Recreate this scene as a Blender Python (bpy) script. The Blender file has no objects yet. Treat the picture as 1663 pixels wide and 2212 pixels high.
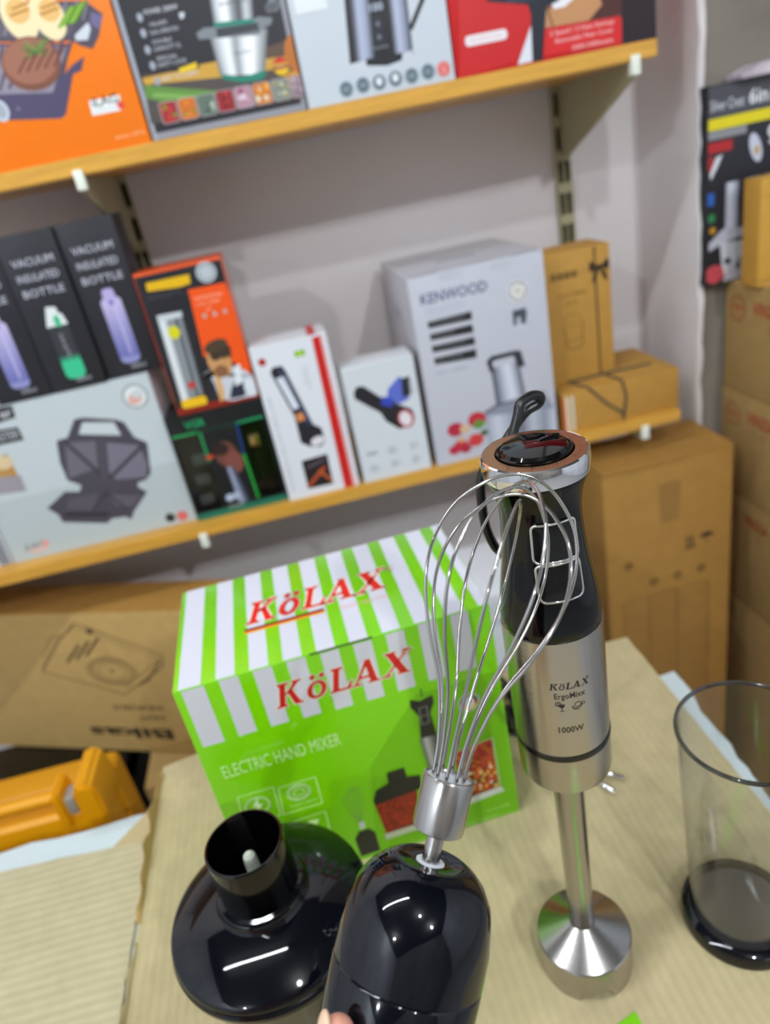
# A small shop: hand blender, whisk, chopper and beaker on a carton in front of shelves of boxed appliances.
import bpy, bmesh, math, random
from math import pi, sin, cos, radians
from mathutils import Vector, Matrix
random.seed(7)
scene = bpy.context.scene
COL = scene.collection

# ---------------------------------------------------------------- camera
PITCH, ROLL, YAW, FPX = 0.4569, 0.2086, 0.0753, 1539.55
cam_data = bpy.data.cameras.new('camera')
cam = bpy.data.objects.new('camera', cam_data)
COL.objects.link(cam)
F = Vector((sin(YAW) * cos(PITCH), cos(YAW) * cos(PITCH), -sin(PITCH)))
R0 = Vector((cos(YAW), -sin(YAW), 0))
U0 = R0.cross(F)
RV = cos(ROLL) * R0 - sin(ROLL) * U0
UV = sin(ROLL) * R0 + cos(ROLL) * U0
cam.matrix_world = Matrix(((RV.x, UV.x, -F.x, 0), (RV.y, UV.y, -F.y, 0), (RV.z, UV.z, -F.z, 1.31), (0, 0, 0, 1)))
cam_data.sensor_fit = 'HORIZONTAL'
cam_data.sensor_width = 36
cam_data.lens = 36 * FPX / 1663
cam_data.clip_start = 0.01
cam_data.dof.use_dof = True
cam_data.dof.focus_distance = 0.325
cam_data.dof.aperture_fstop = 8.2
scene.camera = cam

# ---------------------------------------------------------------- world, exposure
world = bpy.data.worlds.new('world')
scene.world = world
world.use_nodes = True
wb = world.node_tree.nodes['Background']
wb.inputs[0].default_value = (0.75, 0.85, 1.0, 1)
wb.inputs[1].default_value = 0.1
vs = scene.view_settings
vs.view_transform = 'Standard'
vs.look = 'None'
vs.exposure = 0.0
vs.gamma = 1.0
vs.use_curve_mapping = False
# lamps: ceiling tubes (position, length, heading) and bulbs; built as fixtures further down
TUBES = [((-0.80, 0.18, 2.62), 1.5, 0.0, 130.0)]
BULBS = [((0.20, -0.70, 2.58), 1150.0), ((0.80, -1.60, 2.58), 2300.0), ((-1.55, -1.40, 2.58), 1750.0)]
LAMP_COL = (0.88, 0.95, 1.0)

# ---------------------------------------------------------------- helpers
def lin(c):
    c = c / 255.0
    return c / 12.92 if c <= 0.04045 else ((c + 0.055) / 1.055) ** 2.4

def hx(h):
    h = h.lstrip('#')
    return (lin(int(h[0:2], 16)), lin(int(h[2:4], 16)), lin(int(h[4:6], 16)), 1.0)

MATS = {}

def mat(name, col, rough=0.5, metal=0.0, noise=0.0, nscale=30.0, bump=0.0, bscale=200.0, coat=0.0, stretch=(1, 1, 1),
        wave=None, spec=0.5, emit=0.0, sub=0.0):
    """Principled material: noise varies the colour, bump gives fine relief, wave=(axis, scale, tint, relief) corrugation."""
    if name in MATS:
        return MATS[name]
    m = bpy.data.materials.new(name)
    m.use_nodes = True
    nt = m.node_tree
    b = nt.nodes['Principled BSDF']
    c = hx(col)
    b.inputs['Base Color'].default_value = c
    b.inputs['Roughness'].default_value = rough
    b.inputs['Metallic'].default_value = metal
    b.inputs['Specular IOR Level'].default_value = spec
    b.inputs['Coat Weight'].default_value = coat
    b.inputs['Coat Roughness'].default_value = 0.06
    if sub:
        b.inputs['Subsurface Weight'].default_value = sub
        b.inputs['Subsurface Radius'].default_value = (0.006, 0.002, 0.001)
    if emit:
        b.inputs['Emission Color'].default_value = c
        b.inputs['Emission Strength'].default_value = emit
    tc = nt.nodes.new('ShaderNodeTexCoord')
    mp = nt.nodes.new('ShaderNodeMapping')
    mp.inputs['Scale'].default_value = stretch
    nt.links.new(tc.outputs['Object'], mp.inputs['Vector'])
    colsock = None
    height = None
    if noise:
        n = nt.nodes.new('ShaderNodeTexNoise')
        n.inputs['Scale'].default_value = nscale
        n.inputs['Detail'].default_value = 6
        nt.links.new(mp.outputs[0], n.inputs['Vector'])
        r = nt.nodes.new('ShaderNodeValToRGB')
        r.color_ramp.elements[0].position = 0.3
        r.color_ramp.elements[1].position = 0.7
        r.color_ramp.elements[0].color = tuple(max(0, k * (1 - noise)) for k in c[:3]) + (1,)
        r.color_ramp.elements[1].color = tuple(min(1, k * (1 + noise)) for k in c[:3]) + (1,)
        nt.links.new(n.outputs['Fac'], r.inputs['Fac'])
        colsock = r.outputs['Color']
    if wave:
        ax, sc, tint, rel = wave
        w = nt.nodes.new('ShaderNodeTexWave')
        w.bands_direction = ax
        w.inputs['Scale'].default_value = sc
        w.inputs['Distortion'].default_value = 1.2
        w.inputs['Detail'].default_value = 2
        w.inputs['Detail Scale'].default_value = 0.6
        nt.links.new(tc.outputs['Object'], w.inputs['Vector'])
        mx = nt.nodes.new('ShaderNodeMixRGB')
        mx.blend_type = 'MULTIPLY'
        mx.inputs['Fac'].default_value = tint
        if colsock:
            nt.links.new(colsock, mx.inputs['Color1'])
        else:
            mx.inputs['Color1'].default_value = c
        nt.links.new(w.outputs['Color'], mx.inputs['Color2'])
        colsock = mx.outputs['Color']
        bw = nt.nodes.new('ShaderNodeBump')
        bw.inputs['Strength'].default_value = rel
        bw.inputs['Distance'].default_value = 0.002
        nt.links.new(w.outputs['Fac'], bw.inputs['Height'])
        height = bw
    if bump:
        n2 = nt.nodes.new('ShaderNodeTexNoise')
        n2.inputs['Scale'].default_value = bscale
        n2.inputs['Detail'].default_value = 5
        nt.links.new(mp.outputs[0], n2.inputs['Vector'])
        bn = nt.nodes.new('ShaderNodeBump')
        bn.inputs['Strength'].default_value = bump
        bn.inputs['Distance'].default_value = 0.002
        nt.links.new(n2.outputs['Fac'], bn.inputs['Height'])
        if height:
            nt.links.new(height.outputs['Normal'], bn.inputs['Normal'])
        height = bn
    if colsock:
        nt.links.new(colsock, b.inputs['Base Color'])
    if height:
        nt.links.new(height.outputs['Normal'], b.inputs['Normal'])
    MATS[name] = m
    return m

def clear_mat(name, tint, rough=0.03):
    """Thin clear plastic: see-through with a Fresnel gloss."""
    m = bpy.data.materials.new(name)
    m.use_nodes = True
    nt = m.node_tree
    nt.nodes.remove(nt.nodes['Principled BSDF'])
    out = nt.nodes['Material Output']
    t = nt.nodes.new('ShaderNodeBsdfTransparent')
    t.inputs[0].default_value = hx(tint)
    g = nt.nodes.new('ShaderNodeBsdfGlossy')
    g.inputs['Roughness'].default_value = rough
    lw = nt.nodes.new('ShaderNodeLayerWeight')
    lw.inputs['Blend'].default_value = 0.5
    pw = nt.nodes.new('ShaderNodeMath')
    pw.operation = 'POWER'
    pw.inputs[1].default_value = 4.0
    fr = nt.nodes.new('ShaderNodeMath')
    fr.operation = 'MULTIPLY_ADD'
    fr.inputs[1].default_value = 0.85
    fr.inputs[2].default_value = 0.035
    nt.links.new(lw.outputs['Facing'], pw.inputs[0])
    nt.links.new(pw.outputs[0], fr.inputs[0])
    mx = nt.nodes.new('ShaderNodeMixShader')
    nt.links.new(fr.outputs[0], mx.inputs[0])
    nt.links.new(t.outputs[0], mx.inputs[1])
    nt.links.new(g.outputs[0], mx.inputs[2])
    nt.links.new(mx.outputs[0], out.inputs['Surface'])
    return m

def glass_mat(name, col, rough=0.0, ior=1.5):
    m = bpy.data.materials.new(name)
    m.use_nodes = True
    b = m.node_tree.nodes['Principled BSDF']
    b.inputs['Base Color'].default_value = hx(col)
    b.inputs['Roughness'].default_value = rough
    b.inputs['Transmission Weight'].default_value = 1.0
    b.inputs['IOR'].default_value = ior
    return m

def ink_mat(name, rough):
    """Printing ink: the colour of each printed patch is stored with the patch."""
    m = bpy.data.materials.new(name)
    m.use_nodes = True
    nt = m.node_tree
    b = nt.nodes['Principled BSDF']
    b.inputs['Roughness'].default_value = rough
    a = nt.nodes.new('ShaderNodeVertexColor')
    a.layer_name = 'ink'
    nt.links.new(a.outputs['Color'], b.inputs['Base Color'])
    return m

INK = ink_mat('printing_ink', 0.38)
INK_MATTE = ink_mat('printing_ink_matte', 0.75)

def empty(name, loc=(0, 0, 0), rz=0.0):
    o = bpy.data.objects.new(name, None)
    o.empty_display_size = 0.02
    COL.objects.link(o)
    o.location = loc
    o.rotation_euler = (0, 0, rz)
    return o

def tag(o, label, cat, group=None):
    o['label'] = label
    o['category'] = cat
    if group:
        o['group'] = group
    return o

def obj(name, me, m, parent=None, smooth=False):
    o = bpy.data.objects.new(name, me)
    COL.objects.link(o)
    if m is not None:
        if isinstance(m, (list, tuple)):
            for k in m:
                me.materials.append(k)
        else:
            me.materials.append(m)
    if parent:
        o.parent = parent
    if smooth:
        for p in me.polygons:
            p.use_smooth = True
    return o

def bm_mesh(bm, name='mesh', angle=None):
    me = bpy.data.meshes.new(name)
    bmesh.ops.recalc_face_normals(bm, faces=bm.faces[:])
    if angle is not None:
        for f in bm.faces:
            f.smooth = True
        for e in bm.edges:
            if len(e.link_faces) == 2 and e.calc_face_angle(0) > angle:
                e.smooth = False
    bm.to_mesh(me)
    bm.free()
    return me

def box_bm(bm, x0, y0, z0, x1, y1, z1, mtx=None):
    vs_ = [bm.verts.new((x, y, z)) for z in (z0, z1) for y in (y0, y1) for x in (x0, x1)]
    for q in ((0, 2, 3, 1), (4, 5, 7, 6), (0, 1, 5, 4), (2, 6, 7, 3), (0, 4, 6, 2), (1, 3, 7, 5)):
        bm.faces.new([vs_[i] for i in q])
    if mtx:
        bmesh.ops.transform(bm, matrix=mtx, verts=vs_)
    return vs_

def box_me(x0, y0, z0, x1, y1, z1, bevel=0.0, seg=2):
    bm = bmesh.new()
    box_bm(bm, x0, y0, z0, x1, y1, z1)
    if bevel:
        bmesh.ops.bevel(bm, geom=bm.edges[:], offset=bevel, segments=seg, affect='EDGES', profile=0.6)
    return bm_mesh(bm, 'box', 0.6 if bevel else None)

def lathe_me(profile, seg=64, closed=False, angle=0.5):
    """profile: list of (radius, height); closed joins the last ring to the first."""
    bm = bmesh.new()
    rings = []
    for r, z in profile:
        if r < 1e-6:
            rings.append([bm.verts.new((0, 0, z))])
        else:
            rings.append([bm.verts.new((r * cos(2 * pi * i / seg), r * sin(2 * pi * i / seg), z)) for i in range(seg)])
    pairs = list(zip(rings, rings[1:])) + ([(rings[-1], rings[0])] if closed else [])
    for a, b in pairs:
        for i in range(seg):
            j = (i + 1) % seg
            if len(a) == 1 and len(b) == 1:
                continue
            if len(a) == 1:
                bm.faces.new((a[0], b[i], b[j]))
            elif len(b) == 1:
                bm.faces.new((a[i], a[j], b[0]))
            else:
                bm.faces.new((a[i], a[j], b[j], b[i]))
    return bm_mesh(bm, 'lathe', angle)

def spline(pts, n=8, closed=False):
    """Catmull-Rom through the points."""
    P = [Vector(p) for p in pts]
    out = []
    m = len(P)
    for i in range(m if closed else m - 1):
        p0 = P[(i - 1) % m] if closed or i > 0 else P[0]
        p1, p2 = P[i], P[(i + 1) % m]
        p3 = P[(i + 2) % m] if closed or i + 2 < m else P[-1]
        for k in range(n):
            t = k / n
            out.append(0.5 * ((2 * p1) + (p2 - p0) * t + (2 * p0 - 5 * p1 + 4 * p2 - p3) * t * t + (3 * p1 - p0 - 3 * p2 + p3) * t ** 3))
    if not closed:
        out.append(P[-1])
    return out

def sweep_bm(bm, pts, rad, seg=10, closed=False, flat=1.0):
    """Tube along pts; rad a number or a list."""
    P = [Vector(p) for p in pts]
    n = len(P)
    rr = rad if isinstance(rad, (list, tuple)) else [rad] * n
    T = []
    for i in range(n):
        a = P[(i - 1) % n] if closed or i > 0 else P[i]
        b = P[(i + 1) % n] if closed or i < n - 1 else P[i]
        T.append((b - a).normalized())
    N = T[0].orthogonal().normalized()
    rings = []
    for i in range(n):
        N = (N - T[i] * N.dot(T[i])).normalized()
        B = T[i].cross(N)
        rings.append([bm.verts.new(P[i] + rr[i] * (cos(2 * pi * k / seg) * N + flat * sin(2 * pi * k / seg) * B)) for k in range(seg)])
    for i in range(n if closed else n - 1):
        a, b = rings[i], rings[(i + 1) % n]
        off = 0
        if closed and i == n - 1:
            off = min(range(seg), key=lambda o: (a[0].co - b[o].co).length)
        for k in range(seg):
            bm.faces.new((a[k], a[(k + 1) % seg], b[(k + 1 + off) % seg], b[(k + off) % seg]))
    if not closed:
        bm.faces.new(rings[0][::-1])
        bm.faces.new(rings[-1])

def tube_me(pts, rad, seg=10, closed=False, flat=1.0):
    bm = bmesh.new()
    sweep_bm(bm, pts, rad, seg, closed, flat)
    return bm_mesh(bm, 'tube', 1.0)

def prism_me(poly, axis, a, b, bevel=0.0):
    """poly (p, q) extruded along axis between a and b; axis 'x': (y, z), 'y': (x, z), 'z': (x, y)."""
    bm = bmesh.new()
    put = {'x': lambda p, t: (t, p[0], p[1]), 'y': lambda p, t: (p[0], t, p[1]), 'z': lambda p, t: (p[0], p[1], t)}[axis]
    lo = [bm.verts.new(put(p, a)) for p in poly]
    hi = [bm.verts.new(put(p, b)) for p in poly]
    bm.faces.new(lo)
    bm.faces.new(hi[::-1])
    n = len(poly)
    for i in range(n):
        bm.faces.new((lo[i], hi[i], hi[(i + 1) % n], lo[(i + 1) % n]))
    if bevel:
        bmesh.ops.bevel(bm, geom=bm.edges[:], offset=bevel, segments=2, affect='EDGES')
    return bm_mesh(bm, 'prism', 0.7 if bevel else None)

# ---------------------------------------------------------------- flat print
_TXT = {}

def glyphs(s, shear=0.0, fat=0.0):
    key = (s, shear, fat)
    if key not in _TXT:
        c = bpy.data.curves.new('lettering', 'FONT')
        c.body = s
        c.resolution_u = 2
        c.shear = shear
        c.offset = fat
        o = bpy.data.objects.new('lettering', c)
        me = o.to_mesh()
        _TXT[key] = ([(v.co.x / 0.72, v.co.y / 0.72) for v in me.vertices], [tuple(p.vertices) for p in me.polygons])
        o.to_mesh_clear()
        bpy.data.objects.remove(o)
        bpy.data.curves.remove(c)
    return _TXT[key]

KOLAX = [
    [[(0, 0), (.42, 0), (.42, .08), (.33, .1), (.33, .9), (.42, .92), (.42, 1), (0, 1), (0, .92), (.09, .9), (.09, .1), (0, .08)],
     [(.3, .48), (.62, .92), (.55, .94), (.55, 1), (.93, 1), (.93, .93), (.83, .91), (.5, .55)],
     [(.4, .6), (.58, .66), (.92, .1), (1.02, .08), (1.02, 0), (.7, 0)]],
    None,
    [[(0, 0), (.8, 0), (.86, .34), (.78, .34), (.66, .1), (.33, .1), (.33, .9), (.45, .92), (.45, 1), (0, 1), (0, .92), (.09, .9), (.09, .1), (0, .08)]],
    [[(.06, .06), (.17, .06), (.48, .78), (.42, 1)], [(.42, 1), (.61, 1), (.96, .06), (.68, .06), (.45, .76)],
     [(.24, .25), (.66, .25), (.63, .35), (.28, .35)], [(-.04, 0), (.32, 0), (.32, .07), (-.04, .07)], [(.58, 0), (1.05, 0), (1.05, .07), (.58, .07)]],
    [[(.06, .95), (.38, .95), (1.0, .05), (.67, .05)], [(.83, .95), (.95, .95), (.21, .05), (.08, .05)],
     [(0, .93), (.45, .93), (.45, 1), (0, 1)], [(.7, .93), (1.06, .93), (1.06, 1), (.7, 1)],
     [(-.05, 0), (.32, 0), (.32, .07), (-.05, .07)], [(.58, 0), (1.08, 0), (1.08, .07), (.58, .07)]],
]
KOLAX_X = [0, 1.16, 2.08, 2.98, 4.16]

class Art:
    """Flat print in millimetres on a face: u to the right, v up; later shapes lie over earlier ones."""
    STEP = 0.012

    def __init__(self, base=0.10):
        self.v, self.f, self.c, self.g = [], [], [], []
        self.h = base
        self.item = 0

    def step(self):
        self.item += 1
        return self.item

    def poly(self, pts, col, cols=None, keep=False):
        if not keep:
            self.h += self.STEP
        n = len(self.v)
        self.v += [(p[0], p[1], self.h) for p in pts]
        self.f.append(tuple(range(n, n + len(pts))))
        self.g.append(self.item if keep else self.step())
        self.c.append([hx(k) for k in cols] if cols else [hx(col)] * len(pts))
        return self

    def rect(self, x, y, w, h, col, cols=None):
        return self.poly([(x, y), (x + w, y), (x + w, y + h), (x, y + h)], col, cols)

    def rrect(self, x, y, w, h, r, col):
        pts = []
        for cx, cy, a in ((x + w - r, y + r, -90), (x + w - r, y + h - r, 0), (x + r, y + h - r, 90), (x + r, y + r, 180)):
            pts += [(cx + r * cos(radians(a + t)), cy + r * sin(radians(a + t))) for t in (0, 30, 60, 90)]
        return self.poly(pts, col)

    def ell(self, cx, cy, rx, ry, col, rot=0.0, n=24, a0=0.0, a1=360.0):
        pts = []
        full = a1 - a0 >= 360
        for i in range(n if full else n + 1):
            a = radians(a0 + (a1 - a0) * i / n)
            p, q = rx * cos(a), ry * sin(a)
            pts.append((cx + p * cos(rot) - q * sin(rot), cy + p * sin(rot) + q * cos(rot)))
        return self.poly(pts, col)

    def line(self, pts, w, col, closed=False):
        self.h += self.STEP
        self.step()
        m = len(pts)
        for i in range(m if closed else m - 1):
            a, b = pts[i], pts[(i + 1) % m]
            dx, dy = b[0] - a[0], b[1] - a[1]
            L = math.hypot(dx, dy) or 1.0
            nx, ny = -dy / L * w / 2, dx / L * w / 2
            ex, ey = dx / L * w * 0.35, dy / L * w * 0.35
            self.poly([(a[0] - ex + nx, a[1] - ey + ny), (a[0] - ex - nx, a[1] - ey - ny), (b[0] + ex - nx, b[1] + ey - ny), (b[0] + ex + nx, b[1] + ey + ny)], col, keep=True)
        return self

    def ring(self, cx, cy, rx, ry, w, col, n=28):
        return self.line([(cx + rx * cos(2 * pi * i / n), cy + ry * sin(2 * pi * i / n)) for i in range(n)], w, col, True)

    def grad(self, quad, cols):
        """quad strip between its first/last and second/third corner, coloured band by band from left to right."""
        a, b, c, d = quad
        n = len(cols) - 1
        self.h += self.STEP
        self.step()
        for i in range(n):
            s, t = i / n, (i + 1) / n
            L = lambda p, q, k: (p[0] + (q[0] - p[0]) * k, p[1] + (q[1] - p[1]) * k)
            self.poly([L(a, b, s), L(a, b, t), L(d, c, t), L(d, c, s)], None, [cols[i], cols[i + 1], cols[i + 1], cols[i]], keep=True)
        return self

    def text(self, s, x, y, h, col, w=None, fat=0.0, shear=0.0, rot=0.0, align='l', flip=False):
        vs_, fs = glyphs(s, shear, fat)
        if not vs_:
            return self
        self.h += self.STEP
        self.step()
        xs = [p[0] for p in vs_]
        x0, x1 = min(xs), max(xs)
        kx = (w / (x1 - x0)) if w else h
        wid = (x1 - x0) * kx
        off = {'l': 0, 'c': -wid / 2, 'r': -wid}[align]
        n = len(self.v)
        for p in vs_:
            a, b = (p[0] - x0) * kx + off, p[1] * h
            self.v.append((x + a * cos(rot) - b * sin(rot), y + a * sin(rot) + b * cos(rot), self.h))
        for f in fs:
            self.f.append(tuple(n + i for i in f))
            self.g.append(self.item)
            self.c.append([hx(col)] * len(f))
        return self

    def kolax(self, x, y, h, w, col, shear=0.22, halo=None, hw=0.0):
        k = w / 5.4
        shapes = []
        for gi, (g, gx) in enumerate(zip(KOLAX, KOLAX_X)):
            if g is None:
                n = 20
                ring = []
                for i in range(n):
                    a0, a1 = 2 * pi * i / n, 2 * pi * (i + 1) / n
                    ring.append([(.38 + .38 * cos(a0), .36 + .37 * sin(a0)), (.38 + .38 * cos(a1), .36 + .37 * sin(a1)),
                                 (.38 + .19 * cos(a1), .36 + .27 * sin(a1)), (.38 + .19 * cos(a0), .36 + .27 * sin(a0))])
                for dx in (.2, .56):
                    ring.append([(dx + .1 * cos(2 * pi * i / 12), .9 + .1 * sin(2 * pi * i / 12)) for i in range(12)])
                g = ring
            for p in g:
                shapes.append([(x + (gx + q[0] + shear * q[1]) * k, y + q[1] * h) for q in p])
        if halo:
            h0 = self.h
            for p in shapes:
                self.h = h0
                self.line(p, hw, halo, True)
        self.h += self.STEP
        self.step()
        for p in shapes:
            self.poly(p, col, keep=True)
        return self

    def build(self, name, parent, fmap=None, ink=None):
        if fmap is None:
            fmap = lambda u, v, h: (u / 1000, v / 1000, h / 1000)
        lim = getattr(fmap, 'lim', None) or (CUR[0] if fmap is front else None)
        if lim:
            self.v = [(min(max(p[0], 0.6), lim[0] - 0.6), min(max(p[1], 0.6), lim[1] - 0.6), p[2]) for p in self.v]
        # printed patches that lie well apart become parts of their own
        boxes = {}
        for f, g in zip(self.f, self.g):
            xs = [self.v[i][0] for i in f]
            ys = [self.v[i][1] for i in f]
            b = boxes.get(g, (1e9, 1e9, -1e9, -1e9))
            boxes[g] = (min(b[0], min(xs)), min(b[1], min(ys)), max(b[2], max(xs)), max(b[3], max(ys)))
        up = {g: g for g in boxes}
        def root(g):
            while up[g] != g:
                g = up[g]
            return g
        ks = list(boxes)
        for i, a in enumerate(ks):
            A_ = boxes[a]
            for b in ks[i + 1:]:
                B_ = boxes[b]
                gap = math.hypot(max(0, A_[0] - B_[2], B_[0] - A_[2]), max(0, A_[1] - B_[3], B_[1] - A_[3]))
                if gap <= 16:
                    up[root(a)] = root(b)
        out = None
        for r in sorted({root(g) for g in ks}):
            idx = [k for k, g in enumerate(self.g) if root(g) == r]
            use = sorted({i for k in idx for i in self.f[k]})
            new = {v: n for n, v in enumerate(use)}
            me = bpy.data.meshes.new(name)
            me.from_pydata([fmap(*self.v[i]) for i in use], [], [tuple(new[i] for i in self.f[k]) for k in idx])
            at = me.color_attributes.new('ink', 'FLOAT_COLOR', 'CORNER')
            at.data.foreach_set('color', [t for k in idx for col in self.c[k] for t in col])
            out = obj(name, me, ink or INK, parent)
        return out

CUR = [None]

def front(u, v, h):
    return (u / 1000, -h / 1000, v / 1000)

BOX = {
    'sand': (-0.4880, 1.0260, 0.8690, 0.0000, 0.2800, 0.1100, 0.2350),
    'edge': (-0.5750, 1.0280, 0.8690, 0.0000, 0.0830, 0.1100, 0.2000),
    'vaca': (-0.2620, 1.0300, 1.1040, 0.0000, 0.0750, 0.0720, 0.2040),
    'vacb': (-0.3370, 1.0240, 1.1040, 0.0000, 0.0740, 0.0720, 0.2040),
    'vacc': (-0.4120, 1.0240, 1.1040, 0.0000, 0.0740, 0.0720, 0.2040),
    'trim': (-0.1840, 1.0200, 1.0350, 0.0000, 0.1170, 0.0750, 0.1970),
    'vgr': (-0.2060, 1.0180, 0.8690, 0.0000, 0.1410, 0.0850, 0.1660),
    'flt': (-0.0630, 1.0090, 0.8690, 0.0000, 0.1100, 0.0750, 0.2380),
    'fls': (0.0550, 1.0080, 0.8690, 0.0000, 0.1070, 0.0620, 0.1800),
    'ken': (0.1710, 1.0040, 0.8690, 0.0000, 0.1960, 0.2320, 0.2840),
    'lying': (0.3800, 1.0120, 0.8690, 0.0000, 0.1920, 0.1500, 0.0640),
    'tall': (0.3740, 1.0620, 0.9330, 0.0000, 0.1170, 0.0750, 0.2000),
    'grill': (-0.5600, 1.0040, 1.3750, 0.0000, 0.4520, 0.2000, 0.3000),
    'chop': (-0.1060, 1.0040, 1.3750, 0.0000, 0.1910, 0.2000, 0.2900),
    'kett': (0.0870, 1.0040, 1.3750, 0.0000, 0.1870, 0.1900, 0.2800),
    'dry': (0.2760, 1.0040, 1.3750, 0.0000, 0.2640, 0.1900, 0.2400),
    'kolax': (-0.1511, 0.4478, 0.7500, 0.0376, 0.2511, 0.1488, 0.2348),
    'sixin': (0.6530, 1.0740, 1.0310, 0.0000, 0.2400, 0.0240, 0.2780),
    'smallc': (0.6900, 1.0000, 1.0310, 0.0000, 0.2200, 0.0400, 0.1500),
    'vina': (0.7000, 0.8000, 0.8510, 0.0000, 0.4200, 0.2950, 0.1800),
    'vinb': (0.7000, 0.8000, 0.6610, 0.0000, 0.4200, 0.2980, 0.1900),
    'vinc': (0.7000, 0.8000, 0.4450, 0.0000, 0.4200, 0.2980, 0.2160),
    'vind': (0.7000, 0.8000, 0.0000, 0.0000, 0.4200, 0.2980, 0.4450),
    'big': (0.4180, 0.9680, 0.0000, 0.0100, 0.2240, 0.1250, 0.8000),
    'bikas': (-0.7850, 1.1877, 0.4450, -0.3970, 0.7100, 0.0820, 0.3050),
    'white': (0.0200, 0.7870, 0.0000, 0.0000, 0.2500, 0.1400, 0.7600),
}

def faces(key):
    x, y, z, a, w, d, h = BOX[key]
    out = dict(front=lambda u, v, t: (u / 1000, -t / 1000, v / 1000),
                top=lambda u, v, t: (u / 1000, v / 1000, h + t / 1000),
                left=lambda u, v, t: (-t / 1000, d - u / 1000, v / 1000),
                right=lambda u, v, t: (w + t / 1000, u / 1000, v / 1000))
    for k, m in (('front', (w, h)), ('top', (w, d)), ('left', (d, h)), ('right', (d, h))):
        out[k].lim = (m[0] * 1000, m[1] * 1000)
    return out

def carton(key, name, label, cat, m, group=None, bevel=0.0012):
    x, y, z, a, w, d, h = BOX[key]
    root = tag(empty(name, (x, y, z), a), label, cat, group)
    obj('body', box_me(0, 0, 0, w, d, h, bevel), m, root)
    CUR[0] = (w * 1000, h * 1000)
    return root, w * 1000, d * 1000, h * 1000

# ---------------------------------------------------------------- materials
M_WALL = mat('mauve_grey_paint', '#DFD8D8', 0.75, noise=0.03, nscale=5, bump=0.06, bscale=60)
M_CONC = mat('raw_concrete', '#857D73', 0.9, noise=0.22, nscale=5, bump=0.5, bscale=70)
M_FLOOR = mat('floor_tile', '#B0AFAE', 0.5, noise=0.06, nscale=8)
M_CEIL = mat('ceiling_paint', '#625F5C', 0.85)
M_SHOP = mat('shop_wall_paint', '#DFE3EA', 0.8, noise=0.15, nscale=2)
M_SHOPDK = mat('dark_shop_wall', '#8C8680', 0.8, noise=0.3, nscale=1.2)
M_WOOD = mat('varnished_pine', '#D29C3C', 0.4, noise=0.13, nscale=9, stretch=(1.5, 14, 14), coat=0.15)
M_STEELCREAM = mat('cream_powder_coat', '#A9A27F', 0.45)
M_SLOT = mat('slot_shadow', '#2b2a24', 0.9)
M_CLIP = mat('white_plastic_clip', '#E8EBDD', 0.4)
M_CARD = mat('corrugated_card', '#BDAA80', 0.85, noise=0.05, nscale=90, bump=0.15, bscale=500)
M_CARDX = mat('card_ribs_along_x', '#C0B592', 0.85, noise=0.06, nscale=70, bump=0.12, bscale=500, wave=('Y', 36.0, 0.07, 0.22))
M_CARDY = mat('card_ribs_along_y', '#BFAF86', 0.85, noise=0.06, nscale=70, bump=0.12, bscale=500, wave=('X', 40.0, 0.05, 0.18))
M_CARDBIK = mat('hotplate_carton_card', '#BC9A5C', 0.8, noise=0.06, nscale=40, bump=0.08, bscale=400)
M_CARDDK = mat('brown_carton', '#A97C38', 0.8, noise=0.06, nscale=40, bump=0.08, bscale=400)
M_CARDMID = mat('tan_carton', '#B3925A', 0.8, noise=0.06, nscale=40, bump=0.08, bscale=400)
M_CARDGIFT = mat('gift_carton', '#B98A3C', 0.7, noise=0.05, nscale=40)
M_FOAM = mat('expanded_polystyrene', '#CFDBDE', 0.8, noise=0.02, nscale=200, bump=0.6, bscale=420)
M_WHITEBOX = mat('white_carton_gloss', '#E2E4EA', 0.35, coat=0.3)
M_GREYWHITE = mat('pale_grey_carton_gloss', '#C4CCD2', 0.3, coat=0.4)
M_BLACKBOX = mat('black_carton', '#1E1E26', 0.45)
M_ORANGE = mat('orange_carton_gloss', '#F47A0C', 0.3, coat=0.4)
M_GREEN = mat('lime_carton_gloss', '#7ACC00', 0.28, coat=0.5)
M_BLACK = mat('black_gloss_plastic', '#040405', 0.05, spec=0.36)
M_BLACKBLUE = mat('black_gloss_blue_reflection', '#04060E', 0.05, spec=0.45)  # black plastic; the blue reflection of the cool lamps is mixed into its colour
M_BLACKSAT = mat('black_satin_plastic', '#0B0A0B', 0.2)
M_RUBBER = mat('black_rubber', '#0D0D10', 0.35)
M_CORD = mat('black_cord', '#101114', 0.32)
M_CHROME = mat('chrome', '#E6E6E8', 0.05, metal=1.0)
M_STEEL = mat('brushed_steel', '#BDB8B3', 0.17, metal=1.0, bump=0.10, bscale=60, stretch=(1, 1, 60))
M_STEELFINE = mat('polished_steel', '#B4B0AD', 0.22, metal=1.0, bump=0.03, bscale=60, stretch=(1, 1, 40))
M_WIRE = mat('steel_wire', '#B5B2AF', 0.08, metal=1.0)
M_WHITEPL = mat('white_plastic', '#D9DFE6', 0.35)
M_IVORY = mat('ivory_plastic', '#C9D0BE', 0.45)
M_YELLOW = mat('yellow_tool_case', '#E8A004', 0.42)
M_YELLOWD = mat('yellow_tool_case_shell', '#D69204', 0.45)
M_SKIN = mat('skin', '#D99A86', 0.5, noise=0.06, nscale=60, bump=0.1, bscale=900, sub=0.25)
M_NAIL = mat('nail', '#E3BFA2', 0.25)
M_CLEAR = clear_mat('clear_plastic', '#F9FAFA')
M_CLEAR2 = clear_mat('clear_window_film', '#D8DCDC', 0.05)
M_RIMGLASS = glass_mat('acrylic_reflection_tint', '#7E838C')  # clear rim; its dark internal reflection is put into the grey tint
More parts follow.
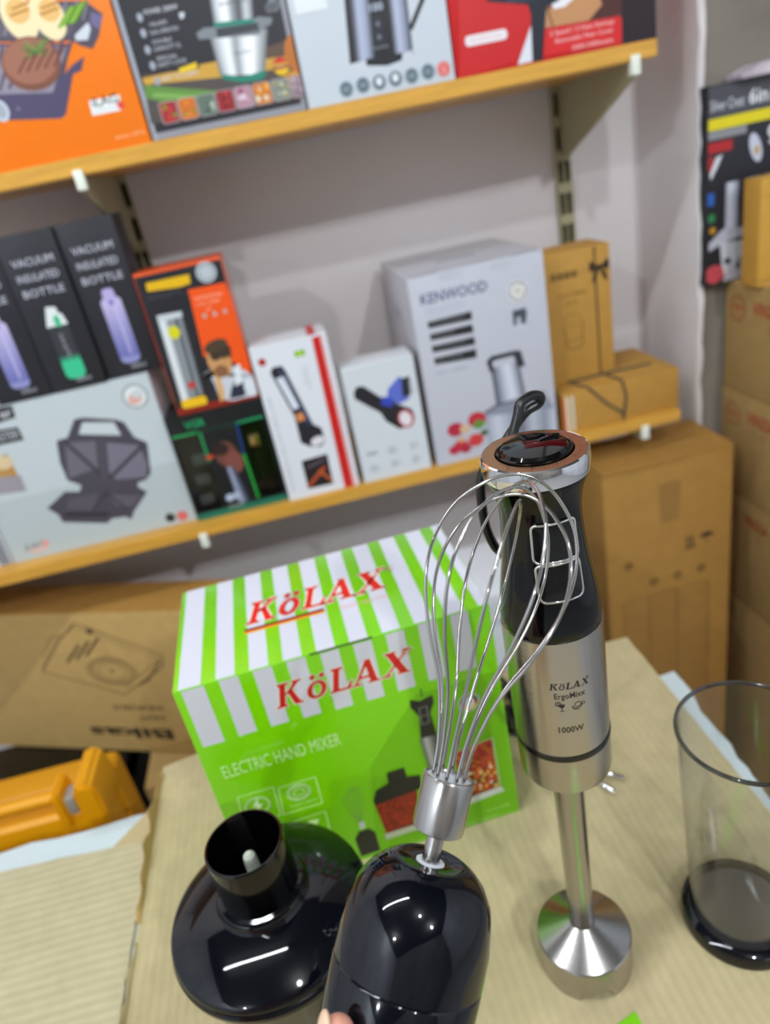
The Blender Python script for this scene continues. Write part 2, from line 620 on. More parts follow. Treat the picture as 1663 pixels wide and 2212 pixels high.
M_LAMP = mat('lamp_housing', '#D8D8D6', 0.5)

# ---------------------------------------------------------------- the shop: walls, floor, ceiling
def struct(name, me, m, parent=None):
    o = obj(name, me, m, parent)
    if parent is None:
        o['kind'] = 'structure'
    return o

XW, YB = 0.647, 1.27
struct('floor', box_me(-2.2, -3.0, -0.05, 2.2, 1.6, 0.0), M_FLOOR)
struct('ceiling', box_me(-2.2, -3.0, 2.75, 2.2, 1.6, 2.8), M_CEIL)
struct('wall_back', box_me(-2.2, YB, 0, XW, YB + 0.12, 2.75), M_WALL)
struct('wall_left', box_me(-2.25, -3.0, 0, -2.2, YB + 0.12, 2.75), M_SHOP)
struct('wall_front', box_me(-2.2, -3.05, 0, 2.2, -3.0, 2.75), M_SHOPDK)
struct('wall_right', box_me(2.2, -3.0, 0, 2.25, YB + 0.12, 2.75), M_SHOP)
# the side of the alcove: a plastered return whose free edge is chipped, then bare concrete turning to face the room
def ragged_return():
    bm = bmesh.new()
    n = 120
    rows = []
    for i in range(n + 1):
        z = 2.75 * i / n
        e = 1.098 - 0.010 * (0.5 + 0.5 * sin(z * 2.1)) + random.uniform(-0.004, 0.004)
        t = 0.007 + random.uniform(-0.002, 0.003)
        rows.append([bm.verts.new(p) for p in ((XW, YB + 0.02, z), (XW, e + 0.006, z), (XW + 0.002, e, z), (XW + t + 0.004, e + random.uniform(-0.001, 0.003), z), (XW + t + 0.008, 1.12, z), (XW + 0.014, YB + 0.02, z))])
    for a, b in zip(rows, rows[1:]):
        for k in range(6):
            bm.faces.new((a[k], a[(k + 1) % 6], b[(k + 1) % 6], b[k]))
    bm.faces.new(rows[0][::-1])
    bm.faces.new(rows[-1])
    return bm_mesh(bm, 'return', 0.5)
struct('wall_alcove', ragged_return(), M_WALL)
struct('wall_concrete', box_me(XW + 0.0125, 1.10, 0, 2.2, YB + 0.10, 2.75), M_CONC)

# ---------------------------------------------------------------- shelving: slotted rails, brackets, boards
def upright(x, label):
    r = tag(empty('slotted_rail', (x, YB, 0.795)), label, 'shelf rail', 'slotted wall rails')
    bm = bmesh.new()
    for a, b in ((-0.0125, -0.0105), (-0.0012, 0.0012), (0.0105, 0.0125)):
        box_bm(bm, a, -0.014, 0, b, -0.001, 1.4)
    for i in range(28):
        z = i * 0.05
        box_bm(bm, -0.0125, -0.0155, z, 0.0125, -0.014, z + 0.016)
    obj('channel', bm_mesh(bm), M_STEELCREAM, r)
    obj('recess', box_me(-0.0105, -0.004, 0.001, 0.0105, -0.001, 1.399), M_SLOT, r)
upright(-0.203, 'cream slotted metal wall rail beside the black bottle boxes')
upright(0.508, 'cream slotted metal wall rail above the tall brown gift carton')

def bracket(x, ztop, label, drop=0.105):
    b = tag(empty('shelf_bracket', (x, YB, ztop)), label, 'shelf bracket', 'shelf brackets')
    pl = [(-0.0158, -0.0005), (-0.0158, -drop), (-0.035, -drop), (-0.264, -0.020), (-0.268, -0.0005)]
    obj('arm', prism_me(pl, 'x', -0.0016, 0.0016), M_STEELCREAM, b)
    obj('end_clip', box_me(-0.006, -0.2740, -0.016, 0.006, -0.262, 0.007, 0.002), M_CLIP, b)
    return b
bracket(-0.203, 1.355, 'cream bracket under the upper shelf below the orange grill carton')
bracket(0.508, 1.355, 'cream bracket under the upper shelf below the red dryer carton')
bracket(-0.203, 0.849, 'cream bracket under the lower shelf below the sandwich toaster carton', 0.05)
bracket(0.508, 0.849, 'cream bracket under the lower shelf below the tied brown carton', 0.05)

def shelf(x1, z, label):
    bm = bmesh.new()
    box_bm(bm, -1.3, 1.0, z, x1, 1.25, z + 0.02)
    bmesh.ops.bevel(bm, geom=bm.edges[:], offset=0.0015, segments=2, affect='EDGES')
    return tag(obj('shelf_board', bm_mesh(bm, 'board', 0.6), M_WOOD), label, 'shelf', 'pine shelf boards')
shelf(0.539, 1.355, 'varnished pine shelf board carrying the orange, dark, pale and red cartons')
shelf(0.569, 0.849, 'varnished pine shelf board carrying the bottle, torch and food processor boxes')

# ---------------------------------------------------------------- ceiling lamps
def lamp_mat(name, strength):
    m = bpy.data.materials.new(name)
    m.use_nodes = True
    nt = m.node_tree
    e = nt.nodes.new('ShaderNodeEmission')
    e.inputs[0].default_value = LAMP_COL + (1,)
    e.inputs[1].default_value = strength
    nt.links.new(e.outputs[0], nt.nodes['Material Output'].inputs['Surface'])
    return m
for i, (p, L, az, st) in enumerate(TUBES):
    t = tag(empty('ceiling_tube_lamp', p, az), ['white ceiling tube lamp above the carton table', 'white ceiling tube lamp over the middle of the shop'][i], 'lamp', 'ceiling tubes')
    obj('fitting', box_me(-L / 2 - 0.03, -0.03, 0.03, L / 2 + 0.03, 0.03, 0.13, 0.004), M_LAMP, t)
    for s in (-1, 1):
        obj('lamp_holder', box_me(s * (L / 2 + 0.012) - 0.012, -0.016, -0.02, s * (L / 2 + 0.012) + 0.012, 0.016, 0.03, 0.003), M_LAMP, t)
    me = lathe_me([(0, -L / 2), (0.013, -L / 2), (0.013, L / 2), (0, L / 2)], 20)
    me.transform(Matrix.Rotation(pi / 2, 4, 'Y'))
    obj('tube', me, lamp_mat('tube_light_%d' % i, st), t)
for i, (p, st) in enumerate(BULBS):
    t = tag(empty('ceiling_bulb', p), ['round white ceiling bulb behind the table', 'round white ceiling bulb by the far shop wall', 'round white ceiling bulb over the carton stack'][i], 'lamp', 'ceiling bulbs')
    obj('socket', lathe_me([(0, 0.15), (0.035, 0.15), (0.035, 0.10), (0.02, 0.03), (0, 0.03)], 24), M_LAMP, t)
    obj('globe', lathe_me([(0.03 * sin(pi * k / 12), -0.03 * cos(pi * k / 12)) for k in range(13)], 24), lamp_mat('bulb_light_%d' % i, st), t)

# ---------------------------------------------------------------- the carton that serves as a table
tb = tag(empty('appliance_carton', (0, 0, 0)), 'large flat-topped appliance carton used as a table under the hand blender', 'carton')
obj('body', box_me(-0.79, -0.06, 0.0, 0.306, 0.575, 0.705, 0.002), M_CARDMID, tb)
def foam_me():
    bm = bmesh.new()
    box_bm(bm, -0.80, -0.07, 0.705, 0.319, 0.582, 0.7455)
    bmesh.ops.subdivide_edges(bm, edges=bm.edges[:], cuts=40, use_grid_fill=True)
    for v in bm.verts:
        if v.co.y > 0.58:
            v.co.y += 0.0022 * sin(v.co.x * 61) + random.uniform(-0.0012, 0.0012)
        if v.co.x > 0.315:
            v.co.x += 0.0035 * sin(v.co.y * 47) + random.uniform(-0.002, 0.0015)
            if v.co.y < 0.46:
                v.co.x -= 0.008
    return bm_mesh(bm, 'foam', 0.9)
obj('foam_slab', foam_me(), M_FOAM, tb)
def sheet_me(poly, z0, z1, wob=0.0):
    bm = bmesh.new()
    pts = []
    for i, p in enumerate(poly):
        q = poly[(i + 1) % len(poly)]
        n = max(1, int(math.hypot(q[0] - p[0], q[1] - p[1]) / 0.012)) if wob else 1
        for k in range(n):
            t = k / n
            j = random.uniform(-wob, wob) if k else 0
            pts.append((p[0] + (q[0] - p[0]) * t + j, p[1] + (q[1] - p[1]) * t + j))
    lo = [bm.verts.new((p[0], p[1], z0)) for p in pts]
    hi = [bm.verts.new((p[0], p[1], z1)) for p in pts]
    bm.faces.new(lo[::-1])
    bm.faces.new(hi)
    for i in range(len(pts)):
        j = (i + 1) % len(pts)
        bm.faces.new((lo[i], lo[j], hi[j], hi[i]))
    return bm_mesh(bm)
fr = obj('wide_flap', sheet_me([(-0.2535, -0.06), (0.300, -0.06), (0.3015, 0.652), (-0.19, 0.653), (-0.256, 0.640), (-0.2565, 0.45)], 0.7458, 0.75, 0.0006), M_CARDY, tb)
obj('side_flap', sheet_me([(-0.80, -0.06), (-0.2635, -0.06), (-0.2605, 0.44), (-0.2595, 0.5415), (-0.34, 0.549), (-0.45, 0.556), (-0.80, 0.556)], 0.7458, 0.7495, 0.0008), M_CARDX, tb)
obj('inner_flap', sheet_me([(-0.300, 0.545), (-0.262, 0.535), (-0.2605, 0.60), (-0.268, 0.582)], 0.7456, 0.7478), M_CARD, tb)
# torn paper standing up along the seam between the flaps
def torn_me(path, h0, amp, thick=0.0007):
    bm = bmesh.new()
    prev = None
    n = len(path)
    for i, (x, y, h) in enumerate(path):
        base = Vector((x, y, 0.7495))
        top = Vector((x - amp * (0.6 + 0.5 * sin(i * 1.7)), y + 0.003 * sin(i * 2.3), 0.7495 + h))
        ring = [bm.verts.new(base), bm.verts.new((base + top) / 2 + Vector((0.0015 * sin(i * 2.9), 0, 0.001))), bm.verts.new(top),
                bm.verts.new(top + Vector((thick, 0, 0.0003))), bm.verts.new((base + top) / 2 + Vector((thick + 0.0015 * sin(i * 2.9), 0, 0.001))), bm.verts.new(base + Vector((thick * 1.5, 0, 0)))]
        if prev:
            for k in range(6):
                bm.faces.new((prev[k], prev[(k + 1) % 6], ring[(k + 1) % 6], ring[k]))
        else:
            bm.faces.new(ring[::-1])
        prev = ring
    bm.faces.new(prev)
    return bm_mesh(bm, 'torn', 0.8)
for k, (y0, n, hh, lab) in enumerate(((0.45, 20, 0.013, 'torn brown paper strip curling up along the cardboard seam'), (0.29, 16, 0.004, 'frayed cardboard sliver along the front of the seam'))):
    o = obj('torn_paper', torn_me([(-0.2555, y0 + 0.0095 * i, 0.0012 + hh * sin(pi * i / (n - 1)) * (0.8 + 0.3 * sin(i * 1.1))) for i in range(n)], 0, 0.004 - 0.001 * k), M_CARDMID if k == 0 else M_CARD)
    o.location.z = 0.0008
    tag(o, lab, 'paper scrap')

lf = tag(obj('instruction_leaflet', sheet_me([(0.078, 0.16), (0.128, 0.15), (0.1195, 0.2725), (0.0985, 0.266)], 0.7502, 0.7512), M_GREEN), 'lime green leaflet lying on the cardboard at the bottom edge', 'leaflet')

# ---------------------------------------------------------------- striped green appliance box
kx, kw, kd, kh = carton('kolax', 'hand_mixer_box', 'lime green and white striped hand mixer box on the carton', 'box', M_GREEN)
KF = faces('kolax')
p_ = kw / 9.6
A = Art()
cuts = [(0.17 * p_, 0.83 * p_)] + [((k - 1 + 1.27) * p_, (k + 0.83) * p_) for k in range(1, 9)] + [(9.27 * p_, kw - 0.8)]
for a, b in cuts:
    A.rect(a, 0.8, b - a, kd - 1.6, '#D6D8E4')
A.build('top_stripes', kx, KF['top'])
A = Art()
vb = [q[1] for q in [(12.5,176.4),(40.1,177.0),(91.6,176.6),(144.0,177.7)]]
vb = sum(vb) / len(vb)
for i, (a, b) in enumerate(cuts[:-1]):
    A.rect(a + 2.0, vb + 1.2 * sin(i), b - a, kh - vb - 1.0, '#CFCFD4')
A.build('front_stripes', kx, KF['front'])
A = Art(0.25)
A.kolax(58.7,63.3, 33, 124, '#E0251B', 0.3, '#F4F3E4', 2.2)
x0, y0 = 56.9,57.2
A.rect(x0, y0 - 2.0, 68, 2.4, '#3a1d18').rect(x0, y0 - 4.2, 68, 2.2, '#D9281B').rect(x0, y0 - 6.6, 68, 2.4, '#E8B21C')
A.text('elektrogeräte', 136.9,48.5, 5.5, '#E7A99C', w=42)
A.ring(189.2,91.4, 3.4, 3.8, 0.8, '#E9A79A').text('R', 187.4,88.9, 4, '#E9A79A')
A.build('top_logo', kx, KF['top'])
A = Art(0.25)
A.kolax(70.1,192.9, 22.8, 112, '#C9201A', 0.25, '#F0E9D4', 1.6)
A.ring(179.1,213.0, 3.1, 3.1, 0.7, '#D9866A').text('R', 177.7,211.7, 3, '#D9866A')
A.build('front_logo', kx, KF['front'])
A = Art(0.22)
A.text('ELECTRIC HAND MIXER', 13.0,139.9, 13.7, '#C8F09A', w=97.7)
A.text('Art. Nr. 52080', 220.4,11.9, 3.0, '#B7E77F', w=22)
A.text('elektrogeräte · leistungsstark', 189.4,4.3, 2.6, '#B7E77F', w=42)
A.build('front_lettering', kx, KF['front'])
A = Art(0.22)
for q in ([(16.8,116.9),(46.8,116.3),(44.7,83.9),(13.7,83.1)], [(50.4,113.7),(82.1,113.7),(81.0,83.1),(47.4,83.3)], [(48.2,72.0),(81.1,72.8),(79.8,41.6),(45.4,41.3)], [(12.6,74.9),(43.3,75.3),(41.2,44.4),(9.2,43.2)]):
    A.line(q, 1.0, '#C6F08E', True)
A.ring(29.5,101.6, 10, 9, 2.0, '#D3F3A5')
A.poly([(31.9,110.6),(25.4,101.2),(29.2,100.6),(25.3,92.2),(34.4,102.3),(30.6,102.8)], '#E0F7BF')
A.ring(65.1,102.7, 9, 8, 2.6, '#D3F3A5').ring(65.1,102.7, 4.5, 4, 1.5, '#D3F3A5')
A.text('Stepless Speed', 54.8,88.6, 2.6, '#C6F08E', w=23)
A.poly([(55.7,55.9),(65.9,67.8),(74.6,66.4),(68.2,56.3),(60.5,50.2)], '#D3F3A5')
A.build('front_icons', kx, KF['front'])
# printed hand blender, chopper, whisk and beaker
A = Art(0.22)
A.poly([(127.7,105.0),(160.1,145.1),(180.0,167.9),(247.1,168.3),(252.9,3.6),(114.5,5.2)], '#6FB804')
A.poly([(181.1,160.5),(192.3,163.4),(192.6,155.3),(187.7,144.9),(189.5,120.9),(189.2,68.8),(178.7,67.4),(175.6,123.6),(178.0,144.5),(172.5,156.7),(173.1,164.5)], '#1E1F1B')
A.line([(183.7,164.0),(183.9,172.3)], 1.0, '#1E1F1B')
A.grad([(174.3,120.9),(189.8,120.2),(189.5,84.5),(176.6,85.2)], ['#3c3d38', '#B9BDB4', '#70746B', '#2b2c28'])
A.line([(179.4,153.1),(185.9,153.2),(185.3,135.5),(178.8,135.4)], 0.7, '#8b8f86', True).line([(179.1,144.1),(185.6,144.2)], 0.6, '#8b8f86')
A.build('blender_picture', kx, KF['front'])
A = Art(0.30)
A.poly([(123.2,64.1),(162.4,66.1),(159.5,22.3),(126.8,21.4)], '#8E2A14')
for i in range(60):
    a, b = random.random(), random.random()
    q = [(124.9,59.9),(160.8,62.2),(159.1,27.4),(128.5,26.1)]
    x = (q[0][0] * (1 - a) + q[1][0] * a) * (1 - b) + (q[3][0] * (1 - a) + q[2][0] * a) * b
    y = (q[0][1] * (1 - a) + q[1][1] * a) * (1 - b) + (q[3][1] * (1 - a) + q[2][1] * a) * b
    A.ell(x, y, random.uniform(1, 2), random.uniform(0.8, 1.6), random.choice(['#A83219', '#6E1A0C', '#C2421E', '#7d2411']), n=7)
A.poly([(124.9,25.3),(159.7,25.9),(159.4,18.7),(125.2,17.8)], '#B9C3A8')
A.poly([(123.3,68.7),(127.9,79.3),(139.5,83.5),(140.2,95.5),(155.9,95.8),(156.3,84.5),(167.6,82.1),(167.5,66.3),(163.1,65.8),(123.8,62.7)], '#1C1D18')
A.build('chopper_picture', kx, KF['front'])
A = Art(0.30)
for k in (-16, -9, -3, 3, 9, 16):
    q = [(107.2,47.5),(110.3,90.0)]
    cx, cy = q[0]
    tx, ty = q[1]
    A.line([(cx + k * 0.08, cy), (cx + k * 0.42 - 0.5, cy + (ty - cy) * 0.45), (cx + k * 0.5 - 1, cy + (ty - cy) * 0.75), (tx + k * 0.2, ty)], 0.45, '#7C9A55')
A.poly([(106.0,48.0),(110.6,47.8),(110.1,39.1),(105.5,39.3)], '#C5C9BE')
A.poly([(98.7,29.6),(103.7,37.1),(112.7,37.3),(117.4,31.0),(117.7,6.2),(99.3,5.7)], '#23251F')
A.build('whisk_picture', kx, KF['front'])
A = Art(0.30)
A.poly([(200.7,94.4),(235.0,98.4),(235.3,38.2),(200.7,36.0)], '#B5482A')
q = [(201.2,92.0),(233.8,95.6),(233.9,41.1),(201.2,39.4)]
for i in range(150):
    a, b = random.random(), random.random()
    x = (q[0][0] * (1 - a) + q[1][0] * a) * (1 - b) + (q[3][0] * (1 - a) + q[2][0] * a) * b
    y = (q[0][1] * (1 - a) + q[1][1] * a) * (1 - b) + (q[3][1] * (1 - a) + q[2][1] * a) * b
    pal = ['#B3203A', '#8d1f2c', '#E2A21E', '#D97C1A'] if b < 0.45 else ['#33561E', '#C63A1E', '#E5C65A', '#EDE7CF', '#203815', '#D96A1E']
    A.ell(x, y, random.uniform(1.2, 2.6), random.uniform(1.0, 2.2), random.choice(pal), random.random() * 3, n=7)
A.poly([(201.0,38.3),(236.6,41.2),(239.3,34.2),(199.9,30.4)], '#C9CFC4')
A.line([(201.0,96.4),(236.1,100.2),(236.2,37.8)], 0.8, '#C8D8B4')
A.build('beaker_picture', kx, KF['front'])
A = Art(0.30)
cx, cy = 221.6,144.0
A.ell(cx, cy, 10, 10, '#CFE3C2').ring(cx, cy, 9.0, 9.0, 1.3, '#9EB79A')
A.ell(cx, cy, 7.6, 7.6, '#E8C441', a0=180, a1=360).poly([(cx - 7.6, cy + 0.4), (cx + 7.6, cy + 0.4), (cx + 7, cy - 3), (cx - 7, cy - 3)], '#C93325')
A.ell(cx, cy + 0.4, 7.6, 7.2, '#2a2a2a', a0=0, a1=180).ell(cx, cy, 4.6, 6.0, '#E9EDE6').text('100', cx - 3, cy + 1, 2, '#555566')
A.build('quality_seal', kx, KF['front'])
obj('lid_slot', box_me(kw / 2000 - 0.020, -0.0003, kh / 1000 - 0.0010, kw / 2000 + 0.030, 0.001, kh / 1000 + 0.0001), mat('box_slit', '#3F5A20', 0.8), kx)

# ---------------------------------------------------------------- hand blender
BZ = 0.75
hb = tag(empty('hand_blender', (0.1034, 0.3186, BZ)), 'steel and black stick hand blender standing upright on its bell foot', 'hand blender')
def bell_me():
    bm = bmesh.new()
    seg = 96
    prof = [(0.0090, 0.0450), (0.0092, 0.0440), (0.0330, 0.0312), (0.0338, 0.0300), (0.0338, 0.0), (0.0322, 0.0), (0.0322, 0.028), (0.010, 0.036)]
    rings = []
    for j, (r, z) in enumerate(prof):
        ring = []
        for i in range(seg):
            a = 2 * pi * i / seg
            zz = z
            if z == 0.0:
                t = (math.degrees(a) + 52) % 90 / 90.0
                s = max(0.0, min(1.0, (abs(t - 0.5) - 0.17) / 0.07))
                zz = 0.0085 * (1 - s * s * (3 - 2 * s))
            ring.append(bm.verts.new((r * cos(a), r * sin(a), zz)))
        rings.append(ring)
    for a, b in zip(rings, rings[1:]):
        for i in range(seg):
            bm.faces.new((a[i], a[(i + 1) % seg], b[(i + 1) % seg], b[i]))
    return bm_mesh(bm, 'bell', 0.35)
obj('bell_foot', bell_me(), M_STEELFINE, hb)
obj('blending_shaft', lathe_me([(0.0088, 0.0441), (0.0091, 0.10), (0.0098, 0.19), (0.0104, 0.2035)], 48), M_STEELFINE, hb)
obj('blade', prism_me([(-0.024, 0.012), (-0.003, 0.017), (0.003, 0.017), (0.024, 0.012), (0.003, 0.0145), (-0.003, 0.0145)], 'y', -0.004, 0.004), M_STEELFINE, hb)
obj('lower_collar', lathe_me([(0.0, 0.2035), (0.0255, 0.2035), (0.0275, 0.2050), (0.0281, 0.2080), (0.0281, 0.2310), (0.0275, 0.2312), (0, 0.2312)], 96), M_STEEL, hb)
obj('joint_ring', lathe_me([(0.027, 0.2306), (0.0284, 0.2310), (0.0286, 0.2330), (0.0284, 0.2352), (0.027, 0.2356)], 96, True), M_BLACKSAT, hb)
sb = obj('steel_body', lathe_me([(0.0275, 0.2352), (0.0281, 0.2354), (0.0281, 0.3165), (0.027, 0.3167)], 96), M_STEEL, hb)
HAND = [(0.0272, 0.3160), (0.0279, 0.3170), (0.0277, 0.3220), (0.0272, 0.3290), (0.0262, 0.3370), (0.0246, 0.3470), (0.0230, 0.3570), (0.0219, 0.3680), (0.0212, 0.3790), (0.0212, 0.3870), (0.0222, 0.3940), (0.0240, 0.4000), (0.0258, 0.4040), (0.0266, 0.4070), (0.0260, 0.4080)]
obj('handle_shell', lathe_me(HAND, 96, angle=0.9), M_BLACK, hb)
obj('chrome_ring', lathe_me([(0.0255, 0.4060), (0.0271, 0.4064), (0.0274, 0.4080), (0.0274, 0.4140), (0.0270, 0.4160), (0.0262, 0.4167), (0.0256, 0.4163)], 96), M_CHROME, hb)
obj('scale_ring', lathe_me([(0.0258, 0.4150), (0.0258, 0.4166), (0.0198, 0.4166), (0.0195, 0.4150)], 96), mat('copper_toned_metal', '#A98A66', 0.34, metal=1.0), hb)
dl = obj('speed_dial', lathe_me([(0.0192, 0.4150), (0.0192, 0.4176), (0.0180, 0.4181), (0.0176, 0.4176), (0.0160, 0.4192), (0.010, 0.4203), (0, 0.4208)], 80), M_BLACK, hb)
obj('pointer', prism_me([(0.001, 0.4200), (0.014, 0.4192), (0.0155, 0.4206), (0.014, 0.4216), (0.004, 0.4213)], 'y', -0.0012, 0.0012, 0.0004), M_BLACK, dl)
dl.rotation_euler = (0, 0, radians(14))
def surf_r(z):
    for (r0, z0), (r1, z1) in zip(HAND, HAND[1:]):
        if z0 <= z <= z1:
            return r0 + (r1 - r0) * (z - z0) / (z1 - z0)
    return HAND[-1][0]
AZ = radians(-92)
def on_handle(a, z, lift):
    r = surf_r(z) + lift
    return (r * cos(AZ + a), r * sin(AZ + a), z)
def button(z0, z1, ha0, ha1):
    """Rounded pad in a chrome surround on the handle front; half angle ha0 at the bottom, ha1 at the top."""
    loop = []
    ra, rz = radians(7), 0.003
    for sx, sz, st in ((1, -1, -90), (1, 1, 0), (-1, 1, 90), (-1, -1, 180)):
        for t in (0, 22.5, 45, 67.5, 90):
            z = (z1 - rz if sz > 0 else z0 + rz) + rz * sin(radians(st + t))
            ha = radians(ha0 + (ha1 - ha0) * (z - z0) / (z1 - z0))
            a = sx * (ha - ra) + ra * cos(radians(st + t))
            loop.append((a, z))
    dense = []
    for (a0, q0), (a1, q1) in zip(loop, loop[1:] + loop[:1]):
        n = max(1, int(max(abs(a1 - a0) / radians(4), abs(q1 - q0) / 0.0015)))
        dense += [(a0 + (a1 - a0) * k / n, q0 + (q1 - q0) * k / n) for k in range(n)]
    bt = obj('button', bm_pad(dense), M_BLACKSAT, hb)
    obj('chrome_surround', tube_me([on_handle(a, z, 0.0006) for a, z in dense], 0.0008, 8, True), M_CHROME, bt)
def bm_pad(loop):
    bm = bmesh.new()
    ca = sum(p[0] for p in loop) / len(loop)
    cz = sum(p[1] for p in loop) / len(loop)
    rings = []
    for k, lift in ((0.97, 0.0002), (0.93, 0.0011), (0.7, 0.0014), (0.4, 0.0015), (0.15, 0.0015)):
        rings.append([bm.verts.new(on_handle(ca + (a - ca) * k, cz + (z - cz) * k, lift)) for a, z in loop])
    n = len(loop)
    for a, b in zip(rings, rings[1:]):
        for i in range(n):
            bm.faces.new((a[i], a[(i + 1) % n], b[(i + 1) % n], b[i]))
    bm.faces.new(rings[-1])
    return bm_mesh(bm, 'pad', 0.7)
button(0.3640, 0.3852, 31, 31)
button(0.3420, 0.3625, 26, 30)
def on_body(u, v, t):
    a = -pi / 2 + (u / 1000) / 0.0281
    r = 0.0281 + t / 1000 * 0.4
    return (r * cos(a), r * sin(a), v / 1000)
A = Art(0.15)
A.kolax(-13.9,285.5, 4.5, 23.0, '#15130f', 0.2)
A.text('ErgoMixx', -11.7,279.0, 4.0, '#15130f', w=17.5, fat=0.012)
A.text('1000W', -11.1,254.3, 4.2, '#0f0d0a', w=14.5, fat=0.02)
A.text('R', 7.3,289.9, 1.2, '#15130f')
A.build('steel_lettering', hb, on_body)
A = Art(0.15)
gx, gy = -8.0,272.6
A.poly([(gx - 1.7, gy + 2.6), (gx + 1.7, gy + 2.6), (gx + 1.4, gy + 0.8), (gx + 0.4, gy), (gx - 0.4, gy), (gx - 1.4, gy + 0.8)], '#1b1815')
A.line([(gx, gy), (gx, gy - 2.2)], 0.5, '#1b1815').line([(gx - 1.2, gy - 2.2), (gx + 1.2, gy - 2.2)], 0.4, '#1b1815').ring(gx - 1.9, gy + 2.9, 1.5, 1.5, 0.4, '#1b1815').ring(gx - 1.9, gy + 2.9, 0.8, 0.8, 0.3, '#1b1815')
gx, gy = 0.8,272.3
A.line([(gx - 3, gy + 1), (gx - 2.2, gy - 0.8), (gx, gy - 1.4), (gx + 2, gy - 0.8), (gx + 2.4, gy + 0.6)], 0.45, '#1b1815').line([(gx - 3.2, gy), (gx - 1.8, gy - 1.9), (gx + 0.8, gy - 2.2)], 0.4, '#1b1815')
A.ring(gx + 0.2, gy + 1.4, 1.9, 1.6, 0.4, '#1b1815').ring(gx + 3.4, gy + 1.2, 0.9, 0.9, 0.35, '#1b1815')
A.build('steel_icons', hb, on_body)
A = Art(0.08)
for i in range(25):
    a = radians(-20 - 5.2 * i)
    rr = 23.0
    x, y = rr * cos(a), rr * sin(a)
    if i % 6 == 0:
        A.text(str(1 + i // 6), x, y - 0.2, 2.1, '#1a120e', rot=a + pi / 2, align='c')
    else:
        A.ell(x, y, 0.30, 0.30, '#1a120e', n=8)
A.build('dial_scale', hb, lambda u, v, t: (u / 1000, v / 1000, 0.4168 + t / 1000))
cord = [(-0.006, 0.022, 0.405), (-0.002, 0.030, 0.412), (0.004, 0.034, 0.4235), (0.0065, 0.036, 0.4285), (0.0135, 0.039, 0.4305), (0.0195, 0.041, 0.4285), (0.0190, 0.0425, 0.4240), (0.0120, 0.042, 0.4215), (0.005, 0.041, 0.4160), (-0.006, 0.038, 0.406), (-0.0165, 0.034, 0.3995), (-0.0215, 0.0325, 0.3905), (-0.0228, 0.032, 0.3760), (-0.0222, 0.032, 0.3620), (-0.0185, 0.033, 0.3480), (-0.012, 0.036, 0.3350), (0.0, 0.046, 0.29), (0.008, 0.07, 0.20), (0.012, 0.13, 0.10), (0.018, 0.22, 0.03), (0.026, 0.265, 0.0075), (0.030, 0.262, 0.0032), (0.026, 0.238, 0.0030), (0.028, 0.215, 0.0030), (0.040, 0.190, 0.0034), (0.055, 0.176, 0.0060)]
obj('power_cord', tube_me(spline(cord, 8), 0.0027, 12), M_CORD, hb)
obj('strain_relief', tube_me([(-0.006, 0.016, 0.402), (-0.006, 0.0215, 0.4045), (-0.003, 0.028, 0.4105)], [0.0042, 0.0040, 0.0028], 12), M_CORD, hb)
coil = []
for k in range(46):
    t = 2 * pi * k / 15.0
    coil.append((0.024 + 0.013 * cos(t) + 0.0012 * sin(k), 0.262 + 0.038 * sin(t), 0.0035 + 0.00055 * k))
obj('cord_bundle', tube_me(coil, 0.0027, 10), M_CORD, hb)
obj('cord_tie', tube_me([(0.009 + 0.030 * 0, 0.262, 0.0), (0.008, 0.262, 0.032), (0.040, 0.262, 0.032), (0.040, 0.262, 0.0008)], 0.0014, 8), M_BLACKSAT, hb)
pl = empty('plug', (0.0605, 0.1695, 0.0072), radians(-52))
pl.parent = hb
obj('plug_grip', tube_me([(-0.004, 0, 0), (0.006, 0, 0), (0.018, 0, 0), (0.030, 0, 0)], [0.004, 0.0068, 0.0068, 0.0066], 16, False, 1.9 / 1.9), M_CORD, pl)
for s in (-1, 1):
    obj('contact_pin', tube_me([(0.030, s * 0.0095 * 0.62, 0), (0.048, s * 0.0095, 0), (0.0495, s * 0.0095, 0)], [0.0025, 0.0025, 0.0017], 12), M_CHROME, pl)

# ---------------------------------------------------------------- chopper bowl with its lid
cb = tag(empty('chopper_bowl', (-0.1116, 0.3486, BZ)), 'clear chopper bowl under a glossy black lid with open tube', 'food chopper')
obj('bowl', lathe_me([(0.0, 0.006), (0.052, 0.006), (0.056, 0.010), (0.060, 0.094), (0.0635, 0.100), (0.0625, 0.1005), (0.058, 0.0945), (0.054, 0.012), (0.050, 0.008), (0, 0.008)], 80), M_CLEAR, cb)
obj('non_slip_base', lathe_me([(0, 0), (0.056, 0), (0.0575, 0.003), (0.0575, 0.009), (0.0565, 0.0095), (0.0525, 0.0055), (0, 0.0055)], 80), M_RUBBER, cb)
lid_prof = [(0.0640, 0.0965), (0.0690, 0.0965), (0.0712, 0.0985), (0.0716, 0.1020), (0.0704, 0.1042), (0.0697, 0.1046), (0.0697, 0.1056), (0.0704, 0.1062)]
lid_prof += [(0.0703, 0.1080), (0.0696, 0.1096), (0.0682, 0.1108)]
for k in range(1, 21):
    t = k / 20.0
    lid_prof.append((0.0682 - 0.0352 * t, 0.1108 + 0.0152 * t + 0.0022 * t * (1 - t) * 4))
lid_prof += [(0.0320, 0.1272), (0.0312, 0.1290), (0.0307, 0.1308)]
lid_prof += [(0.0300, 0.1315), (0.0296, 0.1335), (0.0270, 0.1345), (0.0245, 0.1310), (0.0240, 0.115), (0.060, 0.104), (0.0640, 0.0980)]
ld = obj('lid', lathe_me(lid_prof, 128, True, 0.5), M_BLACKBLUE, cb)
